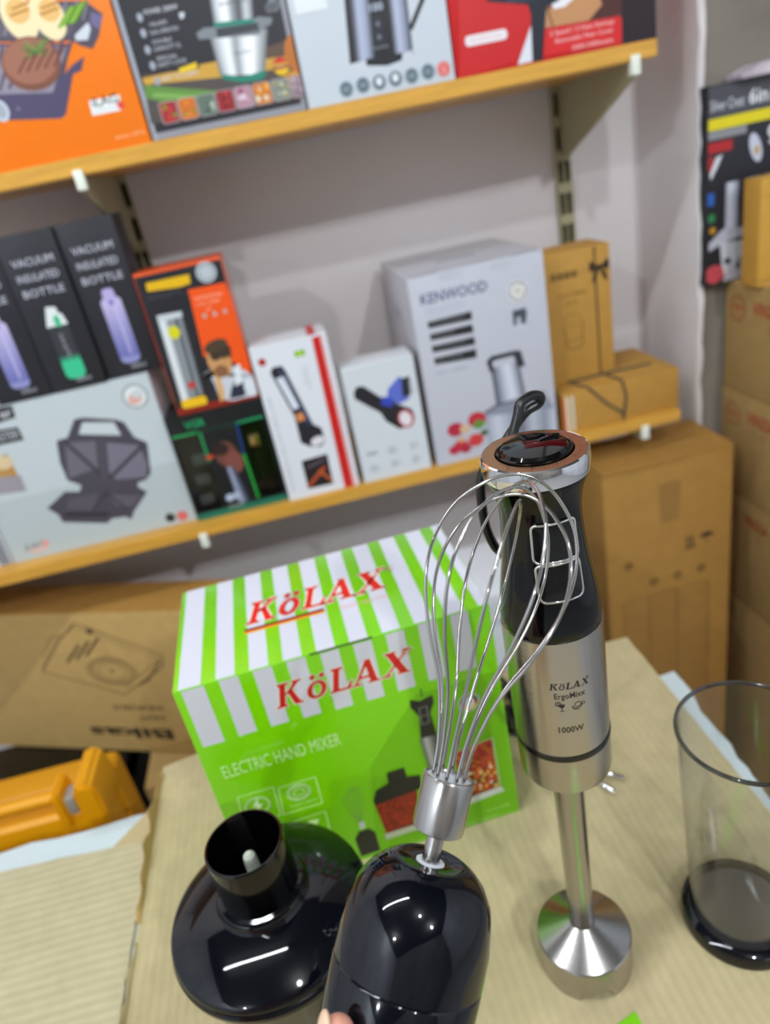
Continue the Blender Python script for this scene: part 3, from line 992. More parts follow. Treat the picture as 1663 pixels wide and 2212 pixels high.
obj('feed_tube', lathe_me([(0.0272, 0.1300), (0.0270, 0.1460), (0.0266, 0.1755), (0.0260, 0.1762), (0.0250, 0.1762), (0.0246, 0.1750), (0.0242, 0.1120), (0.0, 0.1120), (0.0, 0.1100), (0.0262, 0.1100)], 80, False, 0.5), M_BLACK, cb)
sp = obj('drive_spindle', lathe_me([(0.0062, 0.112), (0.0060, 0.132), (0.0050, 0.136), (0.0047, 0.158), (0.0040, 0.1625), (0.0022, 0.1645), (0, 0.165)], 24), M_IVORY, cb)
obj('blade_hub', lathe_me([(0.007, 0.012), (0.0075, 0.02), (0.0065, 0.09), (0.004, 0.094), (0, 0.094)], 24), M_IVORY, cb)
for k, z in enumerate((0.025, 0.055)):
    s = 1 if k == 0 else -1
    obj('blade', prism_me([(s * 0.006, -0.006), (s * 0.03, -0.009), (s * 0.047, 0.004), (s * 0.03, 0.006), (s * 0.006, 0.006)], 'z', z, z + 0.0012), M_STEELFINE, cb)

# ---------------------------------------------------------------- measuring beaker
bk = tag(empty('measuring_beaker', (0.2247, 0.3136, BZ)), 'tall clear plastic measuring beaker in a black rubber foot', 'beaker')
obj('rubber_foot', lathe_me([(0, 0), (0.0395, 0), (0.0412, 0.0015), (0.0416, 0.0080), (0.0404, 0.0120), (0.0375, 0.0140), (0.0352, 0.0145), (0.0348, 0.0120), (0.0348, 0.0040), (0, 0.0040)], 96), M_BLACKBLUE, bk)
obj('beaker_wall', lathe_me([(0.0335, 0.0052), (0.0344, 0.0100), (0.0352, 0.0300), (0.0445, 0.1905), (0.0430, 0.1905), (0.0338, 0.0300), (0.0330, 0.0105)], 96, True), M_CLEAR, bk)
obj('beaker_floor', lathe_me([(0, 0.0046), (0.0332, 0.0046), (0.0332, 0.0098), (0.0300, 0.0085), (0, 0.0080)], 80), mat('smoked_plastic', '#3A383C', 0.18), bk)
obj('rim', lathe_me([(0.0444 + 0.0014 * cos(2 * pi * k / 12), 0.1912 + 0.0016 * sin(2 * pi * k / 12)) for k in range(12)], 96, True), M_RIMGLASS, bk)

# ---------------------------------------------------------------- whisk attachment held up to the camera
AX = Vector((0.4542, 0.4221, 0.7846)).normalized()
P0 = Vector((0.01345, 0.1958, 1.0859))
E2 = (Vector((0, 0, 1.31)) - P0)
E2 = (E2 - AX * E2.dot(AX)).normalized()
E1 = AX.cross(E2)
E1 = -E1 if E1.dot(RV) < 0 else E1
HOLD = Matrix(((E1.x, -E2.x, AX.x, P0.x), (E1.y, -E2.y, AX.y, P0.y), (E1.z, -E2.z, AX.z, P0.z), (0, 0, 0, 1)))
wk = tag(empty('whisk_attachment'), 'steel balloon whisk with glossy black gearbox held up by a thumb', 'whisk')
wk.matrix_world = HOLD
obj('gearbox_dome', lathe_me([(0.0, -0.0232), (0.0058, -0.0232), (0.0062, -0.0222), (0.0115, -0.0222), (0.0128, -0.0216), (0.0150, -0.0222), (0.0184, -0.0242), (0.0222, -0.0275), (0.0258, -0.0335), (0.0279, -0.0410), (0.0289, -0.0500), (0.0291, -0.0600), (0.0286, -0.0606)], 96, angle=0.7), M_BLACKBLUE, wk)
obj('gearbox_sleeve', lathe_me([(0.0282, -0.0604), (0.0287, -0.0609), (0.0290, -0.0614), (0.0286, -0.0900), (0.0270, -0.1950), (0.0262, -0.2000), (0, -0.2000)], 96, angle=0.7), M_BLACKBLUE, wk)
obj('bearing_washer', lathe_me([(0, -0.0222), (0.0056, -0.0222), (0.0056, -0.0230), (0, -0.0230)][::-1], 40), M_WHITEPL, wk)
obj('drive_shaft', lathe_me([(0, -0.0225), (0.0036, -0.0225), (0.0034, -0.0200), (0.0034, -0.0100), (0, -0.0100)], 32), M_STEELFINE, wk)
obj('ferrule', lathe_me([(0, -0.0106), (0.0088, -0.0106), (0.0098, -0.0100), (0.0101, -0.0085), (0.0101, 0.0092), (0.0098, 0.0103), (0.0092, 0.0106), (0.0088, 0.0098), (0.0086, 0.0085)], 64), M_STEELFINE, wk)
obj('ferrule_cap', lathe_me([(0.0089, 0.0080), (0.0089, 0.0097), (0, 0.0099)], 48), M_WHITEPL, wk)
HALF = [(0.0095, 0.0062), (0.025, 0.0074), (0.045, 0.0128), (0.065, 0.0225), (0.083, 0.0283), (0.098, 0.0288), (0.112, 0.0245), (0.122, 0.0160), (0.1272, 0.0080), (0.1290, 0.0)]
for k in range(5):
    a = radians(12 + 36 * k)
    top = 1.0 - 0.022 * ((k * 2) % 5) + 0.02
    wid = 1.0 - 0.035 * ((k * 3) % 5) * 0.6
    pts = []
    for s, pr in ((1, HALF), (-1, HALF[::-1][1:])):
        for h, r in pr:
            hh = 0.0095 + (h - 0.0095) * top
            bend = 0.0042 * max(0.0, (h - 0.03) / 0.1)
            rr = r * (wid if h > 0.03 else 1.0)
            pts.append((s * rr * cos(a) + bend, s * rr * sin(a), hh))
    obj('wire_loop', tube_me(spline(pts, 7), 0.0007, 8), M_WIRE, wk)

# ---------------------------------------------------------------- the hand holding the whisk
hd = tag(empty('hand'), 'bare hand with its thumb tip pressed against the black gearbox', 'hand')
hd.matrix_world = HOLD
def cylp(az, r, z):
    return (r * cos(radians(az)), r * sin(radians(az)), z)
chains = {
    'arm': [((-0.150, 0.000, -0.470), 0.036), ((-0.110, 0.004, -0.350), 0.031), ((-0.080, 0.006, -0.262), 0.026)],
    'palm': [((-0.058, 0.008, -0.212), 0.026), ((-0.052, 0.014, -0.172), 0.021)],
}
verts, edges, rads = [], [], []
def addv(p, r):
    verts.append(p)
    rads.append(r)
    return len(verts) - 1
prev = None
for p, r in chains['arm'] + chains['palm']:
    i = addv(p, r)
    if prev is not None:
        edges.append((prev, i))
    prev = i
palm_low, palm_top = prev - 1, prev
for n, (z, L, r) in enumerate(((-0.140, 1.0, 0.0086), (-0.159, 1.05, 0.0089), (-0.178, 1.0, 0.0085), (-0.195, 0.85, 0.0074))):
    mcp = addv(cylp(152, 0.050, z - 0.002), r * 1.25)
    edges.append((palm_top if n < 2 else palm_low, mcp))
    last = mcp
    for az, rr, k in ((100, 0.0415, 1.08), (48, 0.0385, 0.98), (12 + 14 * (1 - L), 0.0375, 0.82)):
        i = addv(cylp(az, rr, z), r * k)
        edges.append((last, i))
        last = i
last = palm_low
for p, r in ((cylp(200, 0.053, -0.190), 0.0135), (cylp(218, 0.045, -0.152), 0.0112), (cylp(228, 0.0392, -0.126), 0.0086), (cylp(235, 0.0366, -0.097), 0.0088), (cylp(239, 0.0352, -0.0760), 0.0070), (cylp(240, 0.0345, -0.0682), 0.0047)):
    i = addv(p, r)
    edges.append((last, i))
    last = i
me = bpy.data.meshes.new('hand_skin')
me.from_pydata(verts, edges, [])
ho = obj('skin', me, M_SKIN, hd)
sk = ho.modifiers.new('skin', 'SKIN')
for i, r in enumerate(rads):
    me.skin_vertices[0].data[i].radius = (r, r)
    me.skin_vertices[0].data[i].use_root = (i == 3)
sk.use_smooth_shade = True
ss = ho.modifiers.new('smooth', 'SUBSURF')
ss.levels = 2
ss.render_levels = 2
bm = bmesh.new()
bmesh.ops.create_uvsphere(bm, u_segments=20, v_segments=12, radius=1.0)
bmesh.ops.scale(bm, vec=(0.0054, 0.0022, 0.0068), verts=bm.verts[:])
nl = obj('thumb_nail', bm_mesh(bm, 'nail', 2.0), M_NAIL, hd)
nl.location = cylp(234.5, 0.0390, -0.0745)
nl.rotation_euler = (radians(6), 0, radians(205 + 90))

# ---------------------------------------------------------------- upper shelf cartons
# contact grill
b, w, d, h = carton('grill', 'contact_grill_box', 'orange carton with a printed contact grill and steaks on the upper shelf', 'box', M_ORANGE)
A = Art()
A.poly([(308.6,165.0),(425.9,147.1),(440.4,132.6),(429.1,113.1),(417.7,102.4),(405.0,108.1),(398.2,113.7),(293.0,129.5)], '#4B4454')
A.poly([(307.2,161.8),(420.7,144.5),(397.3,118.4),(294.8,133.6)], '#5d5662')
for k in range(9):
    x = -30 + 24 * k
    A.line([(335.5,157.3),(317.1,130.7)] if k == 0 else [(p[0] + k * 12.5, p[1]) for p in [(335.5,157.3),(317.1,130.7)]], 1.6, '#8b8492')
A.poly([(403.5,118.2),(421.8,127.7),(422.6,121.3),(415.9,111.7),(402.6,113.0)], '#C9CDD6').poly([(428.1,136.3),(439.8,130.9),(431.2,119.0),(424.1,125.5)], '#6b6488')
A.build('open_lid_picture', b, front)
A = Art(0.3)
A.poly([(292.6,128.6),(395.7,111.5),(378.9,84.1),(390.2,91.4),(406.1,97.0),(398.3,84.5),(387.9,82.6),(364.9,44.9),(358.4,42.2),(261.2,56.8)], '#4a4360')
A.poly([(291.5,126.2),(391.3,109.5),(359.1,68.9),(271.9,81.4)], '#8E8696')
for k in range(10):
    A.line([(p[0] + k * 11.5 - 20, p[1]) for p in [(320.0,120.5),(288.7,81.2)]], 3.0, '#4d4656')
A.ell(296.0,61.1, 9, 11, '#C7CDD8').ell(296.0,61.1, 6, 8, '#9fa6b3').ell(315.8,59.9, 1.5, 1.5, '#8a85a0')
A.build('grill_base_picture', b, front)
A = Art(0.6)
for c in ('41,32', '103,32'):
    pass
A.ell(351.1,144.4, 18, 24, '#F0DBAE', 0.25).ell(352.1,149.5, 13, 12, '#E3B66F', 0.2)
A.ell(381.9,140.3, 17, 24, '#F0DBAE', 0.2).ell(385.3,145.0, 12, 11, '#E3B66F', 0.2)
for q in ([(346.6,152.1),(365.2,155.1)], [(343.3,146.6),(363.8,149.3)], [(377.7,147.9),(395.1,150.3)], [(374.4,142.4),(394.1,145.3)]):
    A.line(q, 2.2, '#B4742E')
for k in range(6):
    A.line([(p[0] + k * 4, p[1] + k * 0.6) for p in [(389.4,127.7),(406.8,143.3)]], 2.6, ['#6C9A2A', '#86B33A', '#557F22'][k % 3])
A.ell(346.9,99.7, 33, 26, '#7A4A38', 0.1).ell(347.0,102.5, 30, 22, '#9A6450', 0.1)
for k in range(5):
    A.line([(p[0] + k * 10, p[1] - 1) for p in [(330.0,94.4),(348.4,111.3)]], 2.4, '#6a3c2e')
for k in range(26):
    x, y = [(360.2,109.3)][0]
    A.line([(x, y), (x + random.uniform(-20, 16), y + random.uniform(-6, 13))], 1.2, random.choice(['#5B7F35', '#7BA04A', '#49682a']))
A.build('food_picture', b, front)
A = Art(0.3)
q = [(395.5,53.9),(431.5,53.8),(428.3,38.4),(394.3,38.7)]
A.poly(q, '#E8EAEA').text('iLAG', q[3][0] + 4, q[3][1] + 8, 10, '#27312E', w=30, fat=0.01).text('NON-STICK COATING', q[3][0] + 4, q[3][1] + 3, 2.2, '#8a8f8f', w=28)
A.ell(q[2][0] + 1, q[2][1] + 5, 4, 4, '#E0433A')
A.text('Art.Nr.: 90710', 411.5,9.9, 4.5, '#FFC08A', w=36)
A.build('lettering', b, front)

# electric chopper
b, w, d, h = carton('chop', 'electric_chopper_box', 'dark carton with a printed steel chopper and vegetable tiles on the upper shelf', 'box', M_BLACKBOX)
A = Art()
A.rect(0.5, 0.5, w - 1, 8, '#8E8F97').rect(0.5, 0.5, 6, h - 1, '#9C9DA6').rect(w - 6, 0.5, 5.5, h - 1, '#8E8F97')
A.rect(6, 8, w - 12, h - 10, '#26252B')
A.poly([(8.9,68.8),(37.4,65.8),(97.6,64.0),(178.3,73.9),(195.5,75.7),(194.1,23.2),(185.8,12.8),(5.2,18.2)], '#5a4636')
A.poly([(7.7,65.2),(37.6,66.2),(191.3,58.5),(193.2,47.7),(11.0,52.2)], '#C79A3E')
A.poly([(7.6,58.6),(189.9,43.4),(189.1,16.7),(3.0,18.5)], '#4e4744')
A.poly([(7.6,58.6),(43.2,49.5),(90.1,38.4),(86.6,34.2),(23.0,38.5),(6.5,45.3)], '#5F8A3C').poly([(15.6,49.5),(72.7,36.6),(50.3,36.6),(14.1,45.0)], '#7BA552')
A.poly([(52.4,67.9),(74.2,70.8),(73.6,65.2),(52.0,63.2)], '#E3C21A').poly([(76.5,67.6),(98.7,67.6),(97.1,54.6),(75.8,54.4)], '#C99A3A')
A.ell(191.6,59.9, 14, 20, '#B4692A').ell(180.8,34.3, 12, 9, '#C98B32')
A.build('kitchen_picture', b, front)
A = Art(0.5)
A.grad([(96.3,93.1),(164.5,89.2),(149.5,45.5),(97.6,52.6)], ['#5f6468', '#C9CCD0', '#F0F2F4', '#8d9196', '#E2E5E8', '#FFFFFF', '#B5B9BD', '#6a6e72'])
A.poly([(99.2,54.2),(123.0,47.2),(150.5,49.2),(151.7,45.2),(144.8,40.6),(121.4,41.7),(100.8,48.2)], '#1F7F6C')
A.poly([(82.6,98.1),(92.4,101.9),(108.3,100.2),(114.7,103.7),(151.0,100.6),(155.9,102.5),(172.5,98.9),(169.9,92.9),(159.2,90.1),(153.3,84.6),(94.5,90.6),(83.8,91.5)], '#7b8086')
A.poly([(105.7,98.8),(154.5,97.2),(154.5,89.0),(105.2,89.8)], '#3a3d42')
A.grad([(108.3,143.8),(158.1,138.6),(150.5,98.8),(104.4,101.8)], ['#50555a', '#D9DCE0', '#F6F7F8', '#888c91', '#43474b', '#C7CACE', '#5a5e63'])
A.poly([(104.1,104.6),(151.2,101.4),(150.0,97.1),(104.9,99.9)], '#1F7F6C')
A.text('SilverCrest', 115.9,118.8, 4, '#3a3d42', w=32).text('SilverCrest', 119.2,69.7, 4, '#555a5f', w=22)
A.build('chopper_picture', b, front)
A = Art(0.5)
for s, q, wd in (('POWER: 2000W', '312,34', 38), ('4 BLADES', '322,66', 22), ('DOUBLE SPEED', '334,100', 30), ('CAPACITY 2L', '342,135', 28), ('GLASS BOWL', '352,172', 26)):
    pass
A.text('POWER: 2000W', 31.3,124.0, 5.2, '#D5D5DC', w=38)
A.text('4 BLADES', 33.3,112.5, 4, '#C5C5CE', w=20).text('DUAL OPERATION', 31.8,104.6, 4.4, '#C5C5CE', w=32)
A.text('DOUBLE', 31.5,95.6, 4, '#C5C5CE', w=22).text('CAPACITY 2L', 30.2,88.5, 4.4, '#C5C5CE', w=32)
A.text('SPECIAL', 30.9,79.1, 4, '#C5C5CE', w=24).text('SAFETY LOCK', 29.8,72.7, 4.4, '#C5C5CE', w=34)
A.text('EASY TO CLEAN', 30.6,58.4, 5, '#D5D5DC', w=42)
for q in (25.1,122.8,), (24.2,107.7,), (23.6,91.4,), (24.2,75.5,), (24.4,59.5,):
    x, y = q
    A.ell(x, y, 3.2, 4.4, '#9FA4B0')
A.poly([(69.0,120.1),(75.4,120.0),(73.8,114.9),(69.1,113.9)], '#C9CDD6')
for k in range(7):
    A.line([(p[0] + (k - 3) * 3.0 * t, p[1]) for p, t in zip([(176.2,117.2),(176.5,110.0),(173.9,104.1)], (0.1, 1.0, 0.6))], 0.8, '#8d9098')
A.build('feature_list', b, front)
A = Art(0.6)
tiles = [('#9A2A2A', '#C23A34', '#5E8A2C'), ('#C96A1E', '#E08A34', '#5E8A2C'), ('#5f6e62', '#A9B5A6', '#3c4a40'), ('#8E2026', '#C03A38', '#5d1618'), ('#B08494', '#D9C7D2', '#8d3f62'), ('#C9741E', '#E6A040', '#D9D2C0'), ('#7d8478', '#C9C9B4', '#b59a4a'), ('#8c7580', '#b9a4ac', '#6d545f')]
q0, q1 = [(17.3,27.8),(176.5,26.3)]
for k, cs in enumerate(tiles):
    x = q0[0] + (q1[0] - q0[0]) * k / 7.0
    A.rrect(x, 15, 21.5, 23, 3, '#B5AEB2').rrect(x + 0.8, 15.8, 20, 21.5, 2.5, cs[0])
    for j in range(12):
        A.ell(x + random.uniform(4, 18), random.uniform(19, 34), random.uniform(1.5, 3.4), random.uniform(1.5, 3.4), random.choice(cs), n=9)
x, y = 170.4,49.7
A.ell(x, y, 9.5, 9.5, '#E0B41E').ell(x, y, 9.5, 9.5, '#C5302A', a0=20, a1=160).poly([(x - 9.3, y + 1.5), (x + 9.3, y + 1.5), (x + 9, y - 2.5), (x - 9, y - 2.5)], '#8d1f1c').text('3 in 1', x, y - 1.5, 3.6, '#F3E3B0', align='c', w=12)
A.build('vegetable_tiles', b, front)

# kettle
b, w, d, h = carton('kett', 'electric_kettle_box', 'pale carton with a printed black digital kettle on the upper shelf', 'box', M_GREYWHITE)
A = Art()
A.rect(0.8, 0.8, w - 1.6, h - 1.6, '#C3CAD2')
A.grad([(69.2,128.6),(141.8,126.2),(138.7,34.9),(59.7,37.6)], ['#0f0f14', '#2a2a31', '#AEB4CC', '#9AA1B8', '#17161c', '#121117', '#121117', '#17161c', '#B3B9D0', '#8f96ab', '#1b1b21'])
A.poly([(60.4,38.4),(85.4,39.0),(120.0,38.0),(139.0,39.7),(136.7,33.3),(110.0,28.0),(83.5,29.6),(63.5,34.0)], '#C5CAD2').poly([(79.8,40.0),(126.0,39.0),(123.5,31.6),(104.4,29.0),(79.6,33.2)], '#17161c')
A.line([(143.7,99.0),(159.5,105.6),(158.7,87.5),(149.7,75.0),(140.6,62.4)], 5.5, '#1A1A1F')
A.build('kettle_picture', b, front)
A = Art(0.5)
A.text('100', 94.2,85.8, 8, '#BFC6D8', w=16, fat=0.01)
for q in ((101.3,72.6,), (100.4,59.5,)):
    A.ring(q[0], q[1], 6.4, 6.6, 0.9, '#4e5060').ell(q[0], q[1], 2.4, 3.2, '#6d7080')
A.text('kettle', 91.7,47.6, 4, '#8E90A0', w=18)
A.rect(7.8,97.0, 38, 18, '#DDE2E4')
for k in range(4):
    A.line([(2 + 1, 197 + 0), (2 + 1, 197)], 0.1, '#DDE2E4')
A.build('display_print', b, front)
A = Art(0.5)
seals = [(49.8,13.2),(71.0,14.0),(91.4,13.4),(112.1,13.8),(132.6,13.3),(153.5,14.2),(173.6,13.7)]
for k, (x, y) in enumerate(seals):
    if k == 6:
        A.ell(x, y, 8.4, 8.4, '#E06A66').ring(x, y, 7.2, 7.2, 0.8, '#F0B7B3').text('2', x, y - 3.5, 6, '#F6DAD6', align='c')
    else:
        A.ell(x, y, 8.8, 8.8, '#A9B4BC').ell(x, y, 7.8, 7.8, '#55646E')
        if k in (2, 3):
            A.ell(x, y + 1, 4, 4.6, '#DDE5E8')
        else:
            A.line([(x - 5, y), (x + 5, y)], 1.4, '#90A0A8').line([(x - 4, y - 2.6), (x + 4, y - 2.6)], 1.0, '#90A0A8').line([(x - 4, y + 2.6), (x + 4, y + 2.6)], 1.0, '#90A0A8')
A.build('feature_seals', b, front)

# hair dryer
b, w, d, h = carton('dry', 'hair_dryer_box', 'red and black carton with a printed hair dryer on the upper shelf', 'box', mat('red_carton_gloss', '#C01618', 0.3, coat=0.4))
A = Art()
A.poly([(17.5,116.3),(91.4,105.0),(110.7,65.0),(99.1,38.2),(79.5,6.0),(4.1,0.9)], '#C4171A')
A.poly([(79.1,2.1),(99.1,38.2),(102.5,42.5),(99.8,2.6)], '#DCDDE6')
A.poly([(117.9,91.8),(218.3,76.2),(216.3,28.8),(114.9,34.6)], '#7A4A40').poly([(119.0,52.3),(163.8,61.3),(193.9,66.0),(198.6,41.4),(174.0,33.7),(117.4,35.2)], '#C08A5C').poly([(127.9,59.4),(170.0,65.9),(145.2,52.8),(130.9,52.3)], '#E9E6EC')
A.poly([(182.9,81.7),(220.7,75.8),(218.1,28.5),(173.9,32.8),(192.9,47.1)], '#4a2320').poly([(219.5,76.0),(266.1,68.8),(263.6,-0.8),(217.5,-0.1)], '#211219')
A.build('portrait_picture', b, front)
A = Art(0.4)
A.poly([(48.5,84.2),(138.5,79.3),(137.5,59.8),(121.7,56.6),(111.9,1.5),(98.5,1.8),(101.1,52.3),(98.6,62.2),(48.3,73.1)], '#1D1F2A').poly([(71.3,80.6),(129.6,78.9),(128.5,65.9),(73.4,68.1)], '#2F3A52')
A.line([(122.7,53.6),(128.2,35.4)], 1.6, '#2a1d1a')
A.build('dryer_picture', b, front)
A = Art(0.4)
A.poly([(117.3,34.2),(216.4,31.7),(216.5,4.0),(111.1,5.7)], '#D11F21')
A.text('2 Speed / 2 Heat Settings', 123.7,25.4, 5, '#F0C9C6', w=84)
A.text('Removable Filter Cover', 130.2,16.4, 5, '#F0C9C6', w=76)
A.text('2000-2400watts', 151.3,5.9, 5, '#F0C9C6', w=54)
q = [(16.0,42.2),(69.1,41.2),(69.3,32.4),(15.7,31.6)]
A.rrect(q[3][0], q[3][1], q[1][0] - q[3][0], 11, 4, '#E9E4E6').text('PROFESSIONAL', q[3][0] + 6, q[3][1] + 3.5, 4, '#D99a9a', w=42)
A.build('lettering', b, front)

# ---------------------------------------------------------------- lower shelf boxes
# bottles in black boxes
def bottle_box(key, label, kind):
    b, w, d, h = carton(key, 'bottle_box', label, 'box', M_BLACKBOX, 'vacuum bottle boxes')
    F = faces(key)
    A = Art()
    for k, s in enumerate(('VACUUM', 'INSULATED', 'BOTTLE')):
        A.text(s, w / 2 + 1, h - 39 - 19 * k, 9.5, '#C9C9D4', w=53, align='c')
    A.text('300ml', w / 2 + 8, 9, 6, '#B9B9C4', w=20, align='c')
    A.build('lettering', b, F['front'])
    A = Art(0.3)
    cx = w / 2 + 1
    if kind == 'lilac':
        A.rrect(cx - 13.5, 17, 27, 86, 8, '#8F8FC0')
        for k in range(12):
            t = k / 11.0
            A.rect(cx - 13.5, 26 + 74 * k / 12.0, 27, 6.4, '#%02X%02X%02X' % (int(110 + 78 * t), int(112 + 66 * t), int(176 + 42 * t)))
        A.ell(cx, 100, 13.5, 8, '#C0B4DC').rrect(cx - 8, 100, 16, 18, 5, '#B4A8D6').rect(cx + 2, 30, 2, 70, '#C6BFE6')
        A.ell(cx, 99, 3, 4, '#6F78B8')
    else:
        A.rrect(cx - 13.5, 14, 27, 30, 8, '#38C08C').rect(cx - 13.5, 40, 27, 50, '#34343A').rect(cx - 13.5, 40, 27, 5, '#2F7F63')
        A.poly([(cx - 14, 86), (cx + 14, 86), (cx + 11, 100), (cx + 7, 102), (cx + 6, 110), (cx - 6, 112), (cx - 10, 100)], '#DDE2E0')
        A.ell(cx + 2, 92, 4, 8, '#2FB987').text('hydrate', cx + 3, 44, 6, '#9fa2a8', rot=pi / 2 + 0.05, w=32)
    A.build('bottle_picture', b, F['front'])
bottle_box('vaca', 'black bottle box with a lilac bottle, beside the orange clipper box', 'lilac')
bottle_box('vacb', 'black bottle box with a printed green and white bottle', 'green')
bottle_box('vacc', 'black bottle box cut off by the left edge of the photo', 'lilac')

# sandwich toaster
b, w, d, h = carton('sand', 'sandwich_toaster_box', 'pale grey carton with a printed open black sandwich toaster', 'box', M_GREYWHITE)
A = Art()
A.rect(1, 1, w - 2, h - 2, '#C2CBCF').rect(1, 1, w - 2, h * 0.42, '#B7C1C4')
A.build('backdrop', b, front)
A = Art(0.3)
A.poly([(144.4,170.6),(162.3,193.6),(174.1,193.6),(216.7,180.3),(226.3,173.7),(232.6,149.2),(247.3,136.8),(237.2,90.2),(227.5,82.0),(214.6,80.8),(212.2,73.7),(222.6,63.2),(194.3,37.8),(185.9,25.7),(179.7,32.2),(159.4,34.6),(150.4,29.0),(90.2,47.2),(88.4,60.3),(77.4,74.3),(110.6,93.0),(130.4,87.8),(136.5,96.8),(120.6,108.6),(120.7,136.8),(128.2,169.7)], '#47434F')
A.poly([(160.6,171.5),(171.7,187.1),(212.9,177.0),(216.2,156.2)], '#C6CED2')
A.poly([(138.0,164.3),(179.0,156.9),(168.5,117.1),(152.9,115.1),(122.9,111.0)], '#6b6773').poly([(192.8,150.5),(234.7,135.6),(237.2,106.8),(228.9,86.2),(185.8,93.0),(180.9,106.3)], '#757180')
A.line([(139.2,164.0),(171.7,99.7)], 5.5, '#3b3742').line([(239.7,134.3),(181.0,98.8)], 5.5, '#3b3742').line([(187.0,154.9),(170.0,98.6)], 7, '#4e4a56')
A.poly([(109.5,79.5),(156.1,79.4),(136.2,55.2),(102.9,65.8)], '#55515d').poly([(168.9,72.9),(213.0,59.6),(192.5,44.6),(171.7,53.4)], '#5b5763')
A.line([(138.2,53.1),(166.2,76.7),(186.3,43.1)], 3, '#35313b').line([(99.6,57.3),(155.6,43.6)], 5, '#26232b')
A.build('toaster_picture', b, front)
A = Art(0.3)
x, y = 253.5,206.1
A.ell(x, y, 17.5, 17.5, '#6b7478').ell(x, y, 15.5, 15.5, '#DFE4E5').ell(x - 1, y - 3, 11, 8, '#E0A89E', 0.4).ell(x + 4, y + 3, 8, 6, '#C9CFD4', 0.4)
A.ell(241.7,13.6, 7.5, 7.5, '#2c2e33').ell(259.8,11.9, 8, 8, '#D6574F').text('2', 257.5,9.3, 6, '#F2D5D2')
x, y = 23.7,15.9
A.text('iLAG', x, y, 11, '#4d5558', w=27).ell(x + 30, y + 6, 5, 5, '#E49A90').ell(x + 18, y - 2, 16, 4, '#D9B9B4')
A.poly([(56.7,234.6),(91.0,231.7),(89.0,214.5),(46.6,211.1)], '#33333A').text('er', 71.0,217.5, 13, '#E6E8EA')
A.poly([(43.4,203.6),(86.1,201.3),(87.0,181.5),(34.1,182.1)], '#33333A').text('TOASTER', 33.4,186.5, 12, '#C9CCD0', w=50)
A.poly([(25.2,161.4),(56.6,167.8),(58.3,152.9),(58.4,130.9),(13.9,135.2)], '#B98A4A').ell(46.4,156.0, 14, 10, '#D9C29A').poly([(15.6,139.1),(61.9,132.9),(61.0,107.8),(4.7,113.7)], '#9A949C')
A.build('lettering', b, front)

b, w, d, h = carton('edge', 'small_appliance_box', 'white box edge on the lower shelf at the left photo border', 'box', M_WHITEBOX)
A = Art()
A.rect(w - 18, 1, 16, h - 2, '#7E8490')
A.build('dark_band', b, front)

# clipper box with the printed man
b, w, d, h = carton('trim', 'hair_clipper_box', 'orange and black hair clipper box with a printed man, on the clipper set', 'box', mat('orange_red_carton', '#E0521A', 0.32, coat=0.3))
A = Art()
A.rect(1, 10, w - 2, h - 14, '#222127').rect(1, 1, w - 2, 9, '#8d1c14')
q = [(64.1,164.3),(114.2,163.4),(117.6,144.2),(119.7,46.5),(113.1,34.5),(93.4,59.4),(58.2,74.1)]
A.poly(q, '#F0540F')
A.poly([(13.2,183.7),(71.3,183.3),(70.1,171.5),(54.7,170.0),(12.1,173.1)], '#E2B20C')
A.ell(93.7,181.0, 13.5, 13.5, '#B9C0C6').ring(93.7,181.0, 10, 10, 1.4, '#7a8188')
A.text('PROFESSIONAL', 69.3,148.5, 5, '#F7B79A', w=38).text('HAIR CLIPPER', 69.5,141.0, 4, '#F7B79A', w=32).text('SET', 79.7,132.5, 4, '#F7B79A')
for q in ((75.5,127.1,), (89.5,126.6,), (103.8,127.2,)):
    A.ell(q[0], q[1], 3, 3.6, '#B9A09A')
A.text('VINTAGE T9', 8.3,161.7, 5, '#4a4a58', w=46)
A.build('panel_print', b, front)
A = Art(0.4)
A.grad([(13.4,135.8),(46.8,137.2),(42.9,23.6),(9.9,20.4)], ['#B9C0C4', '#E6EAEC', '#C9CED2', '#6f7378', '#9AA0A6', '#3f4246', '#8e9399', '#55585c'])
A.poly([(13.8,140.7),(47.5,139.5),(46.5,132.3),(13.5,132.0)], '#C9CED4').ell(29.4,114.5, 8, 9, '#D8D21A').ell(30.4,39.0, 5, 5, '#C8302C')
A.rrect(8.7,8.1, 36, 13, 4, '#F0BE1A')
A.build('clipper_picture', b, front)
A = Art(0.4)
A.poly([(45.0,47.8),(60.0,53.7),(59.8,12.6),(77.6,4.1),(115.8,4.7),(117.8,32.0),(108.5,42.4),(91.6,53.1),(69.8,55.5)], '#C9CDD6')
A.poly([(55.2,46.7),(61.3,35.7),(62.8,9.0),(46.9,10.1)], '#26262C').poly([(82.8,22.4),(99.8,44.4),(102.8,12.0),(95.9,6.7),(75.8,7.3)], '#2A2D3E').ell(109.1,17.5, 9, 14, '#D9DEE6')
A.poly([(64.7,47.2),(71.9,53.6),(71.9,26.3),(69.5,8.8),(62.0,6.4)], '#D6A566').ell(76.9,61.8, 16, 22, '#C99560', 0.2).poly([(65.6,72.4),(75.6,88.6),(89.3,90.7),(97.5,78.4),(94.5,63.1),(89.3,68.3),(69.9,64.8)], '#3d2e24')
A.ell(78.2,84.1, 17, 9, '#4a3a2c', 0.2).ell(75.7,48.7, 10, 9, '#8a5c3c', 0.1).line([(71.5,65.8),(76.8,65.9)], 2, '#4a3424').line([(83.3,65.7),(89.0,67.1)], 2, '#4a3424')
A.poly([(95.0,50.9),(103.5,53.0),(100.1,26.5),(88.6,23.8)], '#E3E6EC')
